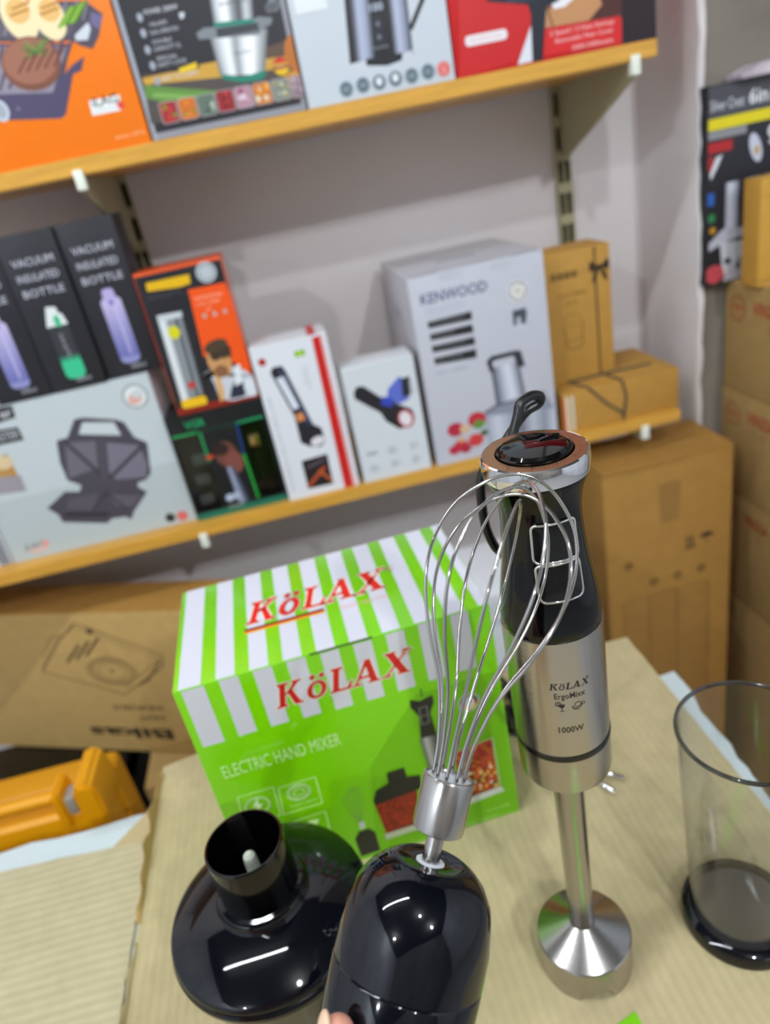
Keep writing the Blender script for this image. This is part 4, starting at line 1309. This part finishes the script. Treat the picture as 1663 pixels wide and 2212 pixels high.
A.build('portrait_picture', b, front)

# clipper set with clear windows
x, y, z, a, w, d, h = BOX['vgr']
b = tag(empty('clipper_set_box', (x, y, z), a), 'black and green clipper set box with clear windows under the orange clipper box', 'box')
W_, H_ = w, h
obj('body', box_me(0, 0.012, 0, w, d, h, 0.001), M_BLACKBOX, b)
fr_m = mat('dark_teal_card', '#12151A', 0.4)
wl, wr = (0.004, 0.042), (0.098, 0.137)
zb, zt = 0.014, 0.135
for p in ((0, 0, 0, w, 0.012, zb), (0, 0, zt, w, 0.012, h), (0, 0, zb, wl[0], 0.012, zt), (wl[1], 0, zb, wr[0], 0.012, zt), (wr[1], 0, zb, w, 0.012, zt)):
    obj('front_panel', box_me(*p), fr_m, b)
for wn in (wl, wr):
    obj('clear_window', box_me(wn[0], 0.001, zb, wn[1], 0.0016, zt), M_CLEAR2, b)
obj('clipper', lathe_me([(0, 0), (0.010, 0), (0.011, 0.01), (0.0125, 0.05), (0.011, 0.085), (0.0095, 0.105), (0.0105, 0.112), (0, 0.114)], 20), mat('gunmetal', '#2a2622', 0.25, metal=0.6), b).location = (0.118, 0.006, 0.016)
bpy.data.objects['clipper'].scale = (1, 0.4, 1)
obj('clipper_head', box_me(-0.008, -0.003, 0, 0.008, 0.003, 0.02, 0.002), mat('brass_trim', '#D8B98A', 0.25, metal=1.0), b).location = (0.116, 0.004, 0.095)
for k in range(3):
    o = obj('comb_guard', box_me(-0.011, -0.003, 0, 0.011, 0.003, 0.016, 0.003), mat('grey_guard', '#7d7a78', 0.35), b)
    o.location = (0.022 + 0.004 * k, 0.006, 0.022 + 0.032 * k)
A = Art(0.2)
w, h = w * 1000, h * 1000
CUR[0] = (w, h)
A.rect(0.5, 0.5, w - 1, 10, '#14705A').text('VGR', 24.5,145.0, 11, '#119A62', w=30, fat=0.02)
A.rrect(38, 136, 60, 3, 1, '#14352C').line([(43, 134), (43, 90)], 3.0, '#159A55').line([(4, 137), (40, 137), (43.5, 132)], 3.6, '#18954F').line([(98, 137), (136, 138)], 4, '#178A55').line([(97, 136), (95, 90)], 2.2, '#1B3F8C').line([(95, 88), (97.5, 16)], 3.4, '#17A03A')
A.ell(70, 95, 16, 20, '#6e4038').ell(78, 80, 14, 18, '#7d463e').ell(64, 104, 12, 10, '#2a1a1c')
A.grad([(66, 14), (84, 14), (76, 74), (64, 74)], ['#2c3042', '#A3AAC4', '#5a617a', '#2c3042'])
A.ell(56, 26, 6, 6, '#B9C4DA').ell(67, 27, 6, 6, '#AAB4CC').rect(50, 8.6, 24, 4.5, '#6E7A74').ell(46, 96, 6, 3.4, '#C8401E')
A.build('panel_print', b, front)

# torches
b, w, d, h = carton('flt', 'torch_box', 'tall white torch box with a red stripe and black side', 'box', M_WHITEBOX)
F = faces('flt')
A = Art()
A.rect(1, 1, w - 2, h - 2, '#DFE0E7')
q = [(89.0,234.2),(100.6,235.6),(100.1,-0.2),(86.3,0.2)]
A.poly(q, '#C9201C').poly([(100.6,235.6),(104.1,236.1),(104.8,0.9),(100.1,-0.2)], '#E3B9BC')
A.ell(13.7,216.4, 5.6, 5.6, '#A82A2A').poly([(60.0,221.0),(74.7,221.6),(75.4,213.5),(60.6,212.9)], '#6FB82A').ell(67.0,217.4, 3, 2.4, '#D8D81E')
A.text('POWERFUL LED LANTERN LAMP', 12.2,16.7, 5, '#A9AEB8', rot=pi / 2, w=150)
A.text('MULTI', 68.1,171.6, 4, '#AEB4BC', rot=pi / 2, w=24).text('FUNCTION', 73.3,164.8, 4, '#AEB4BC', rot=pi / 2, w=34)
A.poly([(32.0,59.7),(71.7,61.7),(70.6,12.3),(31.6,13.2)], '#2A2024').line([(34.3,18.7),(62.6,41.0)], 6, '#B04A2A').line([(54.5,37.0),(69.2,19.0)], 4, '#C9622E').line([(38.3,47.4),(65.7,54.1)], 2, '#77707a')
A.build('panel_print', b, F['front'])
A = Art(0.4)
A.poly([(21.1,199.2),(25.6,206.2),(38.8,205.8),(42.2,198.3),(62.1,111.9),(72.7,103.4),(73.6,82.4),(66.2,75.2),(48.9,79.6),(38.3,88.3),(38.4,100.2),(38.6,129.3)], '#2A2530')
A.poly([(26.6,189.7),(39.0,190.9),(50.0,142.2),(39.6,139.0)], '#DDE0EA').poly([(39.9,131.8),(50.7,133.5),(53.2,121.3),(41.8,119.8)], '#D98A4E')
A.ell(62.9,85.1, 10.5, 7, '#E3DCE2', 0.2).line([(34.7,200.0),(56.9,113.2)], 1.6, '#5d6a9a')
A.build('torch_picture', b, F['front'])
A = Art()
A.rect(1, 1, d - 2, h - 2, '#2A2D30')
A.build('side_print', b, F['right'])
A = Art()
A.rect(w - 26, 1, 12, d - 2, '#C92A26')
A.build('lid_print', b, F['top'])

b, w, d, h = carton('fls', 'small_torch_box', 'small white torch box between the red striped box and the blender carton', 'box', M_WHITEBOX)
F = faces('fls')
A = Art()
A.rect(1, 1, w - 2, h - 2, '#D2D6DB')
A.poly([(62.8,138.1),(82.4,153.2),(93.9,139.2),(91.1,115.5),(74.9,112.2),(56.2,118.2)], '#5D6CC4')
A.poly([(84.3,148.5),(97.1,149.7),(95.0,121.8),(82.1,120.6)], '#26292E').text('COB', 93.9,143.4, 7, '#9aa0a8', rot=-pi / 2, w=20)
A.poly([(12.5,144.4),(18.2,151.5),(27.7,150.7),(53.2,124.7),(62.1,119.6),(92.5,99.2),(94.4,85.4),(83.6,73.2),(67.9,74.1),(50.9,90.2),(45.2,104.9),(11.9,134.6)], '#26242B')
A.ell(81.1,87.2, 12, 15, '#B0202A', 0.3).ell(80.4,87.4, 9, 12, '#E6DDE2', 0.3).poly([(52.7,129.1),(68.1,121.1),(63.0,109.3),(47.6,117.4)], '#3546B0')
A.build('torch_picture', b, F['front'])
A = Art(0.3)
A.text('>>>', 12.7,42.4, 6, '#3a3f46', w=16, fat=0.03)
for k, q in enumerate(((50.7,43.5,), (84.1,42.7,), (51.0,21.7,), (84.4,19.4,), (18.5,20.7,))):
    A.ring(q[0], q[1], 3.6, 4.2, 1.0, '#8E959C').line([(q[0] + 8, q[1] - 4), (q[0] + 8, q[1] + 5)], 0.8, '#a9afb5')
A.build('feature_icons', b, F['front'])
A = Art()
A.rect(1, 1, d - 2, h - 2, '#30373C')
A.build('side_print', b, F['right'])

# food processor
b, w, d, h = carton('ken', 'food_processor_box', 'large white food processor box with blue lettering and printed strawberries', 'box', mat('white_carton_cool', '#C2C2CC', 0.35, coat=0.3))
F = faces('ken')
A = Art()
A.text('KENWOOD', 14.6,245.2, 15, '#3C4670', w=96.7, fat=0.012)
A.text('MULTIFUNCTION', 19.5,233.8, 5, '#A7ABC4', w=54).text('JUICE EXTRACTOR', 19.7,227.2, 4, '#B4B7CC', w=48)
for k, q in enumerate(([(19.3,220.7),(84.3,222.2),(84.1,210.4),(19.8,211.4)], [(19.9,203.4),(83.2,203.9),(83.6,191.8),(19.7,194.0)], [(19.8,185.9),(83.5,185.7),(84.0,174.0),(20.3,176.3)], [(20.3,168.0),(83.8,167.9),(83.5,154.8),(20.8,158.2)])):
    A.poly(q, '#26262A').text(['FOOD PROCESSOR', 'BLENDER', 'JUICE EXTRACTOR', 'MEAT MINCER'][k], q[3][0] + 3, q[3][1] + 3.2, 5, '#77777c', w=[50, 34, 46, 40][k])
A.text('1000 - 1200W', 19.6,141.7, 6, '#A3A5B4', w=48)
A.build('lettering', b, F['front'])
A = Art(0.3)
A.ell(154.5,235.6, 15, 15, '#E2E0E0').ring(154.5,235.6, 12, 12, 2.2, '#CFC6BC').ell(154.5,235.6, 6, 6, '#D2C9BD')
A.poly([(143.3,209.2),(162.9,210.2),(164.8,201.8),(160.2,184.1),(154.6,184.0),(154.7,198.7),(149.1,198.6),(147.6,184.2),(143.4,185.1)], '#4C4F5C').ell(151.8,184.6, 10, 4, '#C4C8D2')
A.grad([(102.0,133.7),(145.1,135.0),(151.4,71.3),(103.5,75.4)], ['#3a3a44', '#8d90a0', '#C4C7D4', '#D9DCE6', '#A4A7B6', '#4a4a55'])
A.line([(103.1,130.6),(100.5,143.9),(106.7,148.1),(140.8,148.6),(144.8,132.3)], 7, '#2E2C35').poly([(136.8,150.9),(149.6,150.8),(154.1,125.8),(142.6,125.7)], '#33313A')
A.poly([(82.0,67.3),(97.6,75.4),(150.7,78.8),(180.2,79.2),(192.5,50.8),(194.2,35.2),(80.8,58.5)], '#8B8E9E').line([(85.2,69.5),(103.5,75.4),(153.6,78.1),(177.3,79.8)], 3, '#4d4d58')
A.grad([(82.8,62.6),(196.9,49.7),(192.2,-43.1),(84.8,-15.4)], ['#9b9eac', '#C9CCD8', '#A7AAB8', '#6d6f7e', '#B9BCC8', '#8c8f9e', '#C9CCD8'])
A.build('processor_picture', b, F['front'])
A = Art(0.5)
for q, r, c in (((36.1,53.0,), 13, '#B3243A'), ((70.9,61.0,), 14, '#BE2438'), ((65.1,28.9,), 12, '#CC3A3A'), ((40.9,25.7,), 11, '#C42C3C'), ((29.8,20.8,), 9, '#B8243C'), ((47.4,19.4,), 9, '#A81E34')):
    A.ell(q[0], q[1], r, r * 0.85, c)
A.ell(72.7,53.0, 9, 7, '#5E8F38').ell(50.4,50.9, 8, 7, '#D8B48C').ell(79.6,37.6, 6, 5, '#3f5d2c').ell(43.6,34.3, 5, 4, '#D9A06A')
A.build('strawberry_picture', b, F['front'])
A = Art()
A.text('KENWOOD', 70, 210, 14, '#7b7f9a', w=60, rot=-0.0)
A.build('side_lettering', b, F['left'])
obj('tuck_flap', box_me(0.045, -0.0006, h / 1000 - 0.010, 0.075, 0.002, h / 1000 + 0.0006), MATS['white_carton_cool'], b)
obj('tuck_flap', box_me(0.120, -0.0006, h / 1000 - 0.010, 0.150, 0.002, h / 1000 + 0.0006), MATS['white_carton_cool'], b)
obj('carry_slot', box_me(0.065, 0.09, h / 1000 - 0.0005, 0.125, 0.105, h / 1000 + 0.0004, 0.0002), mat('slot_grey', '#9094A0', 0.7), b)
for x0, x1 in ((0.004, 0.044), (0.151, 0.192)):
    obj('lid_gap', box_me(x0, 0.001, h / 1000 - 0.0005, x1, 0.004, h / 1000 + 0.0003), mat('gap_grey', '#5d6468', 0.8), b)

# brown gift carton and the tied carton under it
b, w, d, h = carton('lying', 'tied_carton', 'low brown carton tied with dark string at the shelf end', 'box', mat('light_brown_carton', '#B8883A', 0.8, noise=0.06, nscale=40, wave=('X', 30.0, 0.06, 0.1)))
ST = mat('dark_string', '#4A463C', 0.8)
def band(pts):
    obj('string', tube_me(pts, 0.0019, 6), ST, b)
W1, D1, H1 = w / 1000, d / 1000, h / 1000
e = 0.0014
band([(0.098, -e, 0.0), (0.104, -e, H1 * 0.6), (0.098, -e, H1 + e), (0.090, D1 * 0.4, H1 + e), (0.080, D1 + e, H1 + e), (0.08, D1 + e, 0)])
band([(0.100, -e, 0.010), (0.070, -e, 0.036), (0.044, -e, H1 + e), (0.030, D1 * 0.4, H1 + e)])
band([(0.03, D1 * 0.30, H1 + e), (0.1, D1 * 0.32, H1 + e), (0.17, D1 * 0.30, H1 + e)])
A = Art()
for k, c in enumerate(('#D2542A', '#EDE3CF', '#C9B48C', '#D9D2C4')):
    A.rect(0.6 + 5 * k, 1, 3.4, h - 6, c)
A.build('end_print', b, front)

b, w, d, h = carton('tall', 'gift_carton', 'tall brown gift carton with a printed bow and tumbler', 'box', M_CARDGIFT)
F = faces('tall')
A = Art()
A.line([(w - 24, 1), (w - 24, h - 2)], 3.2, '#3a2a17')
bx, by = 99.7,167.0
for s in (-1, 1):
    A.poly([(bx, by), (bx + s * 14, by + 12), (bx + s * 17, by + 2), (bx + s * 13, by - 6)], '#2A1D10')
    A.poly([(bx, by), (bx + s * 6, by - 18), (bx + s * 13, by - 22), (bx + s * 10, by - 8)], '#2A1D10')
A.ell(bx, by, 4, 5, '#1d140b')
A.build('bow_print', b, F['front'])
A = Art(0.2)
A.line([(2, h - 40), (w - 26, h - 33)], 1.0, '#7d5a26')
gx, gy = 23.0,162.1
for k in range(4):
    x = gx + 11 * k
    A.line([(x, gy), (x + 7, gy), (x + 7, gy + 8), (x, gy + 8)], 1.5, '#3f2d15', True).line([(x, gy + 4), (x + 7, gy + 4)], 1.3, '#3f2d15').line([(x + 3.5, gy - 1), (x + 3.5, gy + 9)], 1.3, '#3f2d15')
A.text('GLASS TUMBLER', 30.9,134.2, 5, '#74531F', w=46).text('CUP', 43.3,121.7, 4.5, '#74531F', w=20)
cx, cy = 52.9,69.2
A.line([(cx - 15, cy + 20), (cx - 13, cy - 12), (cx - 6, cy - 17), (cx + 8, cy - 16), (cx + 14, cy - 10), (cx + 16, cy + 22)], 1.6, '#73521F').line([(cx - 14, cy - 2), (cx - 5, cy - 5), (cx + 14, cy)], 1.4, '#73521F').ring(cx, cy + 28, 13, 9, 0.9, '#94702E')
A.build('tumbler_print', b, F['front'])

# ---------------------------------------------------------------- cartons stacked against the concrete wall
def vin(key, label, logo=True):
    b, w, d, h = carton(key, 'brown_shipping_carton', label, 'carton', M_CARDMID, 'cartons stacked by the concrete wall', 0.003)
    F = faces(key)
    if logo:
        A = Art()
        y = h - 42
        A.ring(34, y, 19, 19, 2.6, '#B4462E').line([(20, y + 2), (48, y + 2)], 3.5, '#B4462E').line([(34, y + 10), (34, y - 12)], 2.4, '#B4462E')
        A.text('VINZA', 72, y - 4, 20, '#B23A26', w=70, fat=0.02).text('COM', 66, y - 20, 7, '#C27858', w=22).text('®', 110, y - 26, 10, '#B4462E')
        A.build('red_print', b, F['left'])
    A = Art()
    A.rect(2, 2, d - 4, 1.0, '#8a6c3c')
    A.build('edge_crease', b, F['left'])
    return b
vin('vina', 'brown carton with red print, topmost of the stack by the concrete wall')
vin('vinb', 'brown carton with red print, second from the top by the concrete wall')
vin('vinc', 'brown carton with red print, third from the top by the concrete wall')
b = vin('vind', 'plain brown carton, lowest of the stack by the concrete wall', False)
A = Art()
A.rect(22, 400, 26, 30, '#6E5B34').line([(14, 370), (90, 350)], 4, '#8B7442').line([(20, 300), (110, 280)], 6, '#B06E46')
A.build('stamp_print', b, faces('vind')['left'])
b, w, d, h = carton('smallc', 'yellow_brown_carton', 'small yellow-brown carton in front of the blender set box', 'carton', mat('yellow_carton', '#C8963C', 0.75, noise=0.05, nscale=40))
A = Art()
A.rect(1, 8, w - 2, 1.6, '#7a5a22').rect(1, h - 24, w - 2, 1.2, '#9c7630')
A.build('tape_line', b, front)

b, w, d, h = carton('sixin', 'blender_set_box', 'dark six-in-one blender set box with a yellow band', 'box', M_BLACKBOX)
A = Art()
A.rect(1, h - 42, w - 2, 40, '#4A4950').rect(1, h - 58, w - 2, 15, '#E3D20E').rect(1, h - 70, 60, 11, '#8C8C90')
A.text('Silver Crest', 4, h - 33, 14, '#D9D9E0', w=52).text('6in1', 63, h - 33, 19, '#E6E6EA', w=38, fat=0.02)
A.rect(1, h - 88, 38, 14, '#B01E22').rect(1, h - 112, 9, 20, '#A02020')
A.build('header_print', b, front)
A = Art(0.3)
A.poly([(4, h - 116), (14, h - 94), (24, h - 92), (16, h - 108), (6, h - 124)], '#D6D9E0')
A.ell(76, h - 92, 9, 21, '#C6C9DA', 0.3).ell(78, h - 96, 4, 6, '#C29A4A').ell(106, h - 74, 12, 10, '#D9DCE4').poly([(96, h - 88), (118, h - 110), (122, h - 96), (106, h - 80)], '#C9CCD8')
A.rect(66, h - 142, 18, 11, '#77737e').rect(92, h - 142, 20, 11, '#77737e')
A.rect(1, h - 160, 11, 18, '#2F62B4').ell(8, h - 178, 6, 7, '#2E8050').ell(10, h - 196, 5, 5, '#C8922A')
A.build('attachment_pictures', b, front)
A = Art(0.3)
A.grad([(30, h - 200), (54, h - 198), (52, h - 132), (30, h - 132)], ['#8A8C9C', '#D9DBE6', '#B5B7C6', '#5a5a68'])
A.poly([(4, h - 214), (28, h - 196), (60, h - 200), (62, h - 212), (26, h - 218), (4, h - 226)], '#B9BBC8')
A.poly([(22, h - 216), (70, h - 220), (66, h - 268), (28, h - 266)], '#C4C6CC').ell(47, h - 268, 21, 8, '#33343c').ell(47, h - 262, 18, 7, '#D6D2CA').ell(36, h - 246, 6, 5, '#2f3438').ell(58, h - 250, 8, 5, '#2f3438')
A.ell(14, h - 262, 16, 14, '#C24A54').poly([(28, h - 276), (70, h - 276), (70, h - 246), (40, h - 250)], '#B5B2BA').ell(54, h - 256, 4, 6, '#4a4d58')
A.build('blender_picture', b, front)
BF = tag(obj('folded_flyer', prism_me([(0.0, 0.0), (0.18, 0.0), (0.18, 0.012), (0.03, 0.016), (0.0, 0.006)], 'y', 0.0, 0.04), mat('pale_flyer', '#B9AEB6', 0.6, noise=0.3, nscale=40)), 'crumpled pale flyer lying on the blender set box', 'flyer')
BF.location = (0.692, 1.056, 1.3095)

# ---------------------------------------------------------------- cartons under the lower shelf
b, w, d, h = carton('big', 'tall_shipping_carton', 'tall worn brown carton standing under the end of the lower shelf', 'carton', M_CARDDK, None, 0.004)
F = faces('big')
A = Art()
q = [(138.0,653.0),(157.1,651.1),(155.5,629.8),(138.8,630.9)]
A.line([(138.8,629.1),(158.9,628.8)], 2.4, '#3a2c1a').line([(145.5,630.8),(143.8,651.3)], 4, '#3a2c1a').line([(153.9,630.3),(152.1,650.7)], 4, '#3a2c1a')
ux, uy = 178.9,643.1
A.ell(ux, uy, 13, 9, '#33261a', a0=0, a1=180, n=14).line([(ux, uy), (ux, uy - 14)], 2.2, '#33261a')
for q in ((38.7,623.4,), (82.7,580.3,), (126.0,580.7,), (169.5,582.9,)):
    A.ring(q[0], q[1], 6, 6, 2.4, '#5d421f').line([(q[0] - 4, q[1] - 4), (q[0] + 4, q[1] + 4)], 2.0, '#5d421f')
A.build('handling_symbols', b, F['front'])
A = Art()
q = [(26.7,572.4),(183.5,559.7)]
q0, q1 = q
x0, x1, y0 = q0[0], q1[0], q1[1] - 8
for k in range(19):
    A.line([(x0, y0 - 13 * k), (x1, y0 - 13 * k)], 1.7, '#6a4a20')
for t in (0, 0.3, 0.62, 1.0):
    A.line([(x0 + (x1 - x0) * t, y0), (x0 + (x1 - x0) * t, y0 - 234)], 1.5, '#6a4a20')
A.build('printed_table', b, F['front'])
A = Art()
A.poly([(92.8,763.9),(134.1,762.8),(129.0,691.0),(98.0,690.9)], '#9C7136')
A.build('packing_tape', b, F['front'])
A = Art()
A.ell(48, h - 190, 16, 20, '#3a2f24')
A.build('side_stamp', b, F['left'])
W2, D2, H2 = w / 1000, d / 1000, h / 1000
obj('lid_flap', sheet_me([(0.001, -0.002), (W2 * 0.52, -0.003), (W2 - 0.002, 0.0), (W2 - 0.002, D2 * 0.47), (0.001, D2 * 0.47)], H2 + 0.0002, H2 + 0.004, 0.001), M_CARDDK, b)
obj('lid_flap', sheet_me([(0.001, D2 * 0.5), (W2 - 0.002, D2 * 0.5), (W2 - 0.002, D2 - 0.001), (0.001, D2 - 0.001)], H2 + 0.0002, H2 + 0.004, 0.001), M_CARDDK, b)

b, w, d, h = carton('bikas', 'hotplate_carton', 'wide brown carton with upside-down print under the lower shelf', 'carton', M_CARDBIK, None, 0.003)
F = faces('bikas')
A = Art()
A.text('Bikas', 454.1,56.1, 24, '#2f2414', w=170.8, rot=pi, fat=0.03)
A.text('HOT', 452.1,88.1, 11, '#3f2f18', w=52, rot=pi, fat=0.02).text('SERIES', 458.2,109.2, 9, '#4d3a1f', w=104, rot=pi, fat=0.02)
A.build('lettering', b, F['front'])
A = Art()
A.line([(244.3,185.1),(313.9,254.9),(356.1,286.5),(496.7,219.9),(489.5,195.9),(392.0,134.9)], 2.2, '#4d3818', True)
A.line([(248.3,193.4),(312.0,258.7),(327.6,264.3),(350.9,279.1),(489.2,211.3),(395.2,147.3)], 1.2, '#4d3818')
A.line([(259.2,215.8),(297.1,258.9),(324.0,260.5)], 1.2, '#4d3818').line([(486.2,205.6),(450.0,166.2),(427.9,155.9)], 3.2, '#5f4622')
x, y = 387.1,185.8
for r in (48, 42, 38, 28):
    A.ring(x, y, r, r * 0.62, 1.4, '#4d3818')
A.ell(x, y, 4, 3.4, '#5f4622')
for k in range(3):
    A.line([(p[0] + 22 * k, p[1] + 7 * k) for p in [(306.2,205.6),(344.7,241.0)]], 5, '#5a4320')
A.ell(378.3,269.2, 7, 6, '#5f4622')
A.build('hotplate_drawing', b, F['front'])
obj('lid_flap', box_me(0.0, 0.001, h / 1000 + 0.0002, w / 1000, d / 1000 - 0.001, h / 1000 + 0.004, 0.001), M_CARDDK, b)

b, w, d, h = carton('white', 'white_storage_box', 'plain white box behind the striped hand mixer box', 'box', M_WHITEBOX, None, 0.003)
A = Art()
A.text('CREME', 151.1,711.8, 9, '#8E96B4', w=40)
A.build('lettering', b, faces('white')['front'])
obj('lid', box_me(-0.001, -0.001, h / 1000 - 0.028, w / 1000 + 0.001, d / 1000 + 0.001, h / 1000 + 0.002, 0.002), M_WHITEBOX, b)

# black case below the hotplate carton
bc = tag(empty('black_case', (-0.83, 0.93, 0.0)), 'black plastic case in the dark under the hotplate carton', 'case')
obj('body', box_me(0, 0.06, 0, 0.36, 0.22, 0.442, 0.01), M_BLACKSAT, bc)
obj('lid', box_me(0.0, 0.04, 0.39, 0.36, 0.23, 0.4435, 0.008), M_BLACKSAT, bc)
obj('catch', box_me(0.15, 0.03, 0.37, 0.20, 0.05, 0.41, 0.003), M_BLACKSAT, bc)

# carton half wrapped in bubble film that carries the end of the hotplate carton
sc = tag(empty('wrapped_carton', (-0.425, 0.95, 0.0)), 'brown carton half wrapped in bubble film under the hotplate carton', 'carton')
obj('body', box_me(0, 0, 0, 0.25, 0.13, 0.443, 0.003), M_CARDMID, sc)
obj('tape', box_me(0.082, -0.0006, 0.27, 0.092, 0.0002, 0.4435), mat('grey_tape', '#6E6A62', 0.5), sc)
def bubble_me():
    bm = bmesh.new()
    for i in range(6):
        for j in range(12):
            m4 = Matrix.Translation((0.002 + 0.0135 * i + (0.006 if j % 2 else 0), -0.0015, 0.25 + 0.0125 * j)) @ Matrix.Diagonal((0.0056, 0.004, 0.0056, 1))
            bmesh.ops.create_icosphere(bm, subdivisions=1, radius=1.0, matrix=m4)
    return bm_mesh(bm, 'bubbles', 2.0)
bf = obj('bubble_film', bubble_me(), clear_mat('bubble_film', '#E6E4E0', 0.15), sc)
bf['kind'] = 'stuff'

# yellow tool case and the carton it stands on
sc = tag(empty('storage_carton', (-0.70, 0.655, 0.0)), 'dark low carton under the yellow tool case', 'carton')
obj('body', box_me(0, 0, 0, 0.325, 0.12, 0.473, 0.003), M_CARDDK, sc)
obj('lid_flap', box_me(0.002, 0.002, 0.4732, 0.323, 0.118, 0.475, 0.0008), M_CARDDK, sc)
yc = tag(empty('tool_case', (-0.625, 0.665, 0.475)), 'yellow plastic tool case with carry handle behind the foam slab', 'tool case')
obj('front_shell', box_me(0, 0, 0.0, 0.275, 0.055, 0.222, 0.012, 3), M_YELLOW, yc)
obj('rear_shell', box_me(0.004, 0.0565, 0.0, 0.275, 0.105, 0.215, 0.012, 3), M_YELLOWD, yc)
obj('corner_guard', prism_me([(0.250, 0.205), (0.279, 0.205), (0.279, 0.248), (0.273, 0.260), (0.260, 0.263), (0.252, 0.254)], 'y', -0.006, 0.062, 0.004), M_YELLOW, yc)
obj('handle_post', prism_me([(0.224, 0.205), (0.238, 0.205), (0.238, 0.252), (0.235, 0.258), (0.227, 0.257)], 'y', -0.005, 0.035, 0.003), M_YELLOW, yc)
obj('carry_handle', tube_me(spline([(-0.01, 0.012, 0.21), (-0.01, 0.012, 0.240), (0.02, 0.010, 0.2435), (0.17, 0.010, 0.2435), (0.228, 0.010, 0.2435)], 6), 0.0075, 14), M_YELLOW, yc)
obj('latch', box_me(0.239, -0.003, 0.222, 0.250, 0.02, 0.246, 0.002), mat('grey_latch', '#9A968C', 0.4), yc)
obj('name_plate', box_me(0.226, -0.0015, 0.182, 0.244, 0.002, 0.198, 0.001), M_YELLOWD, yc)
obj('lower_rib', box_me(-0.004, -0.006, 0.130, 0.279, 0.058, 0.148, 0.005), M_YELLOWD, yc)
obj('rubber_foot', box_me(0.150, -0.007, 0.112, 0.190, 0.002, 0.130, 0.003), M_RUBBER, yc)
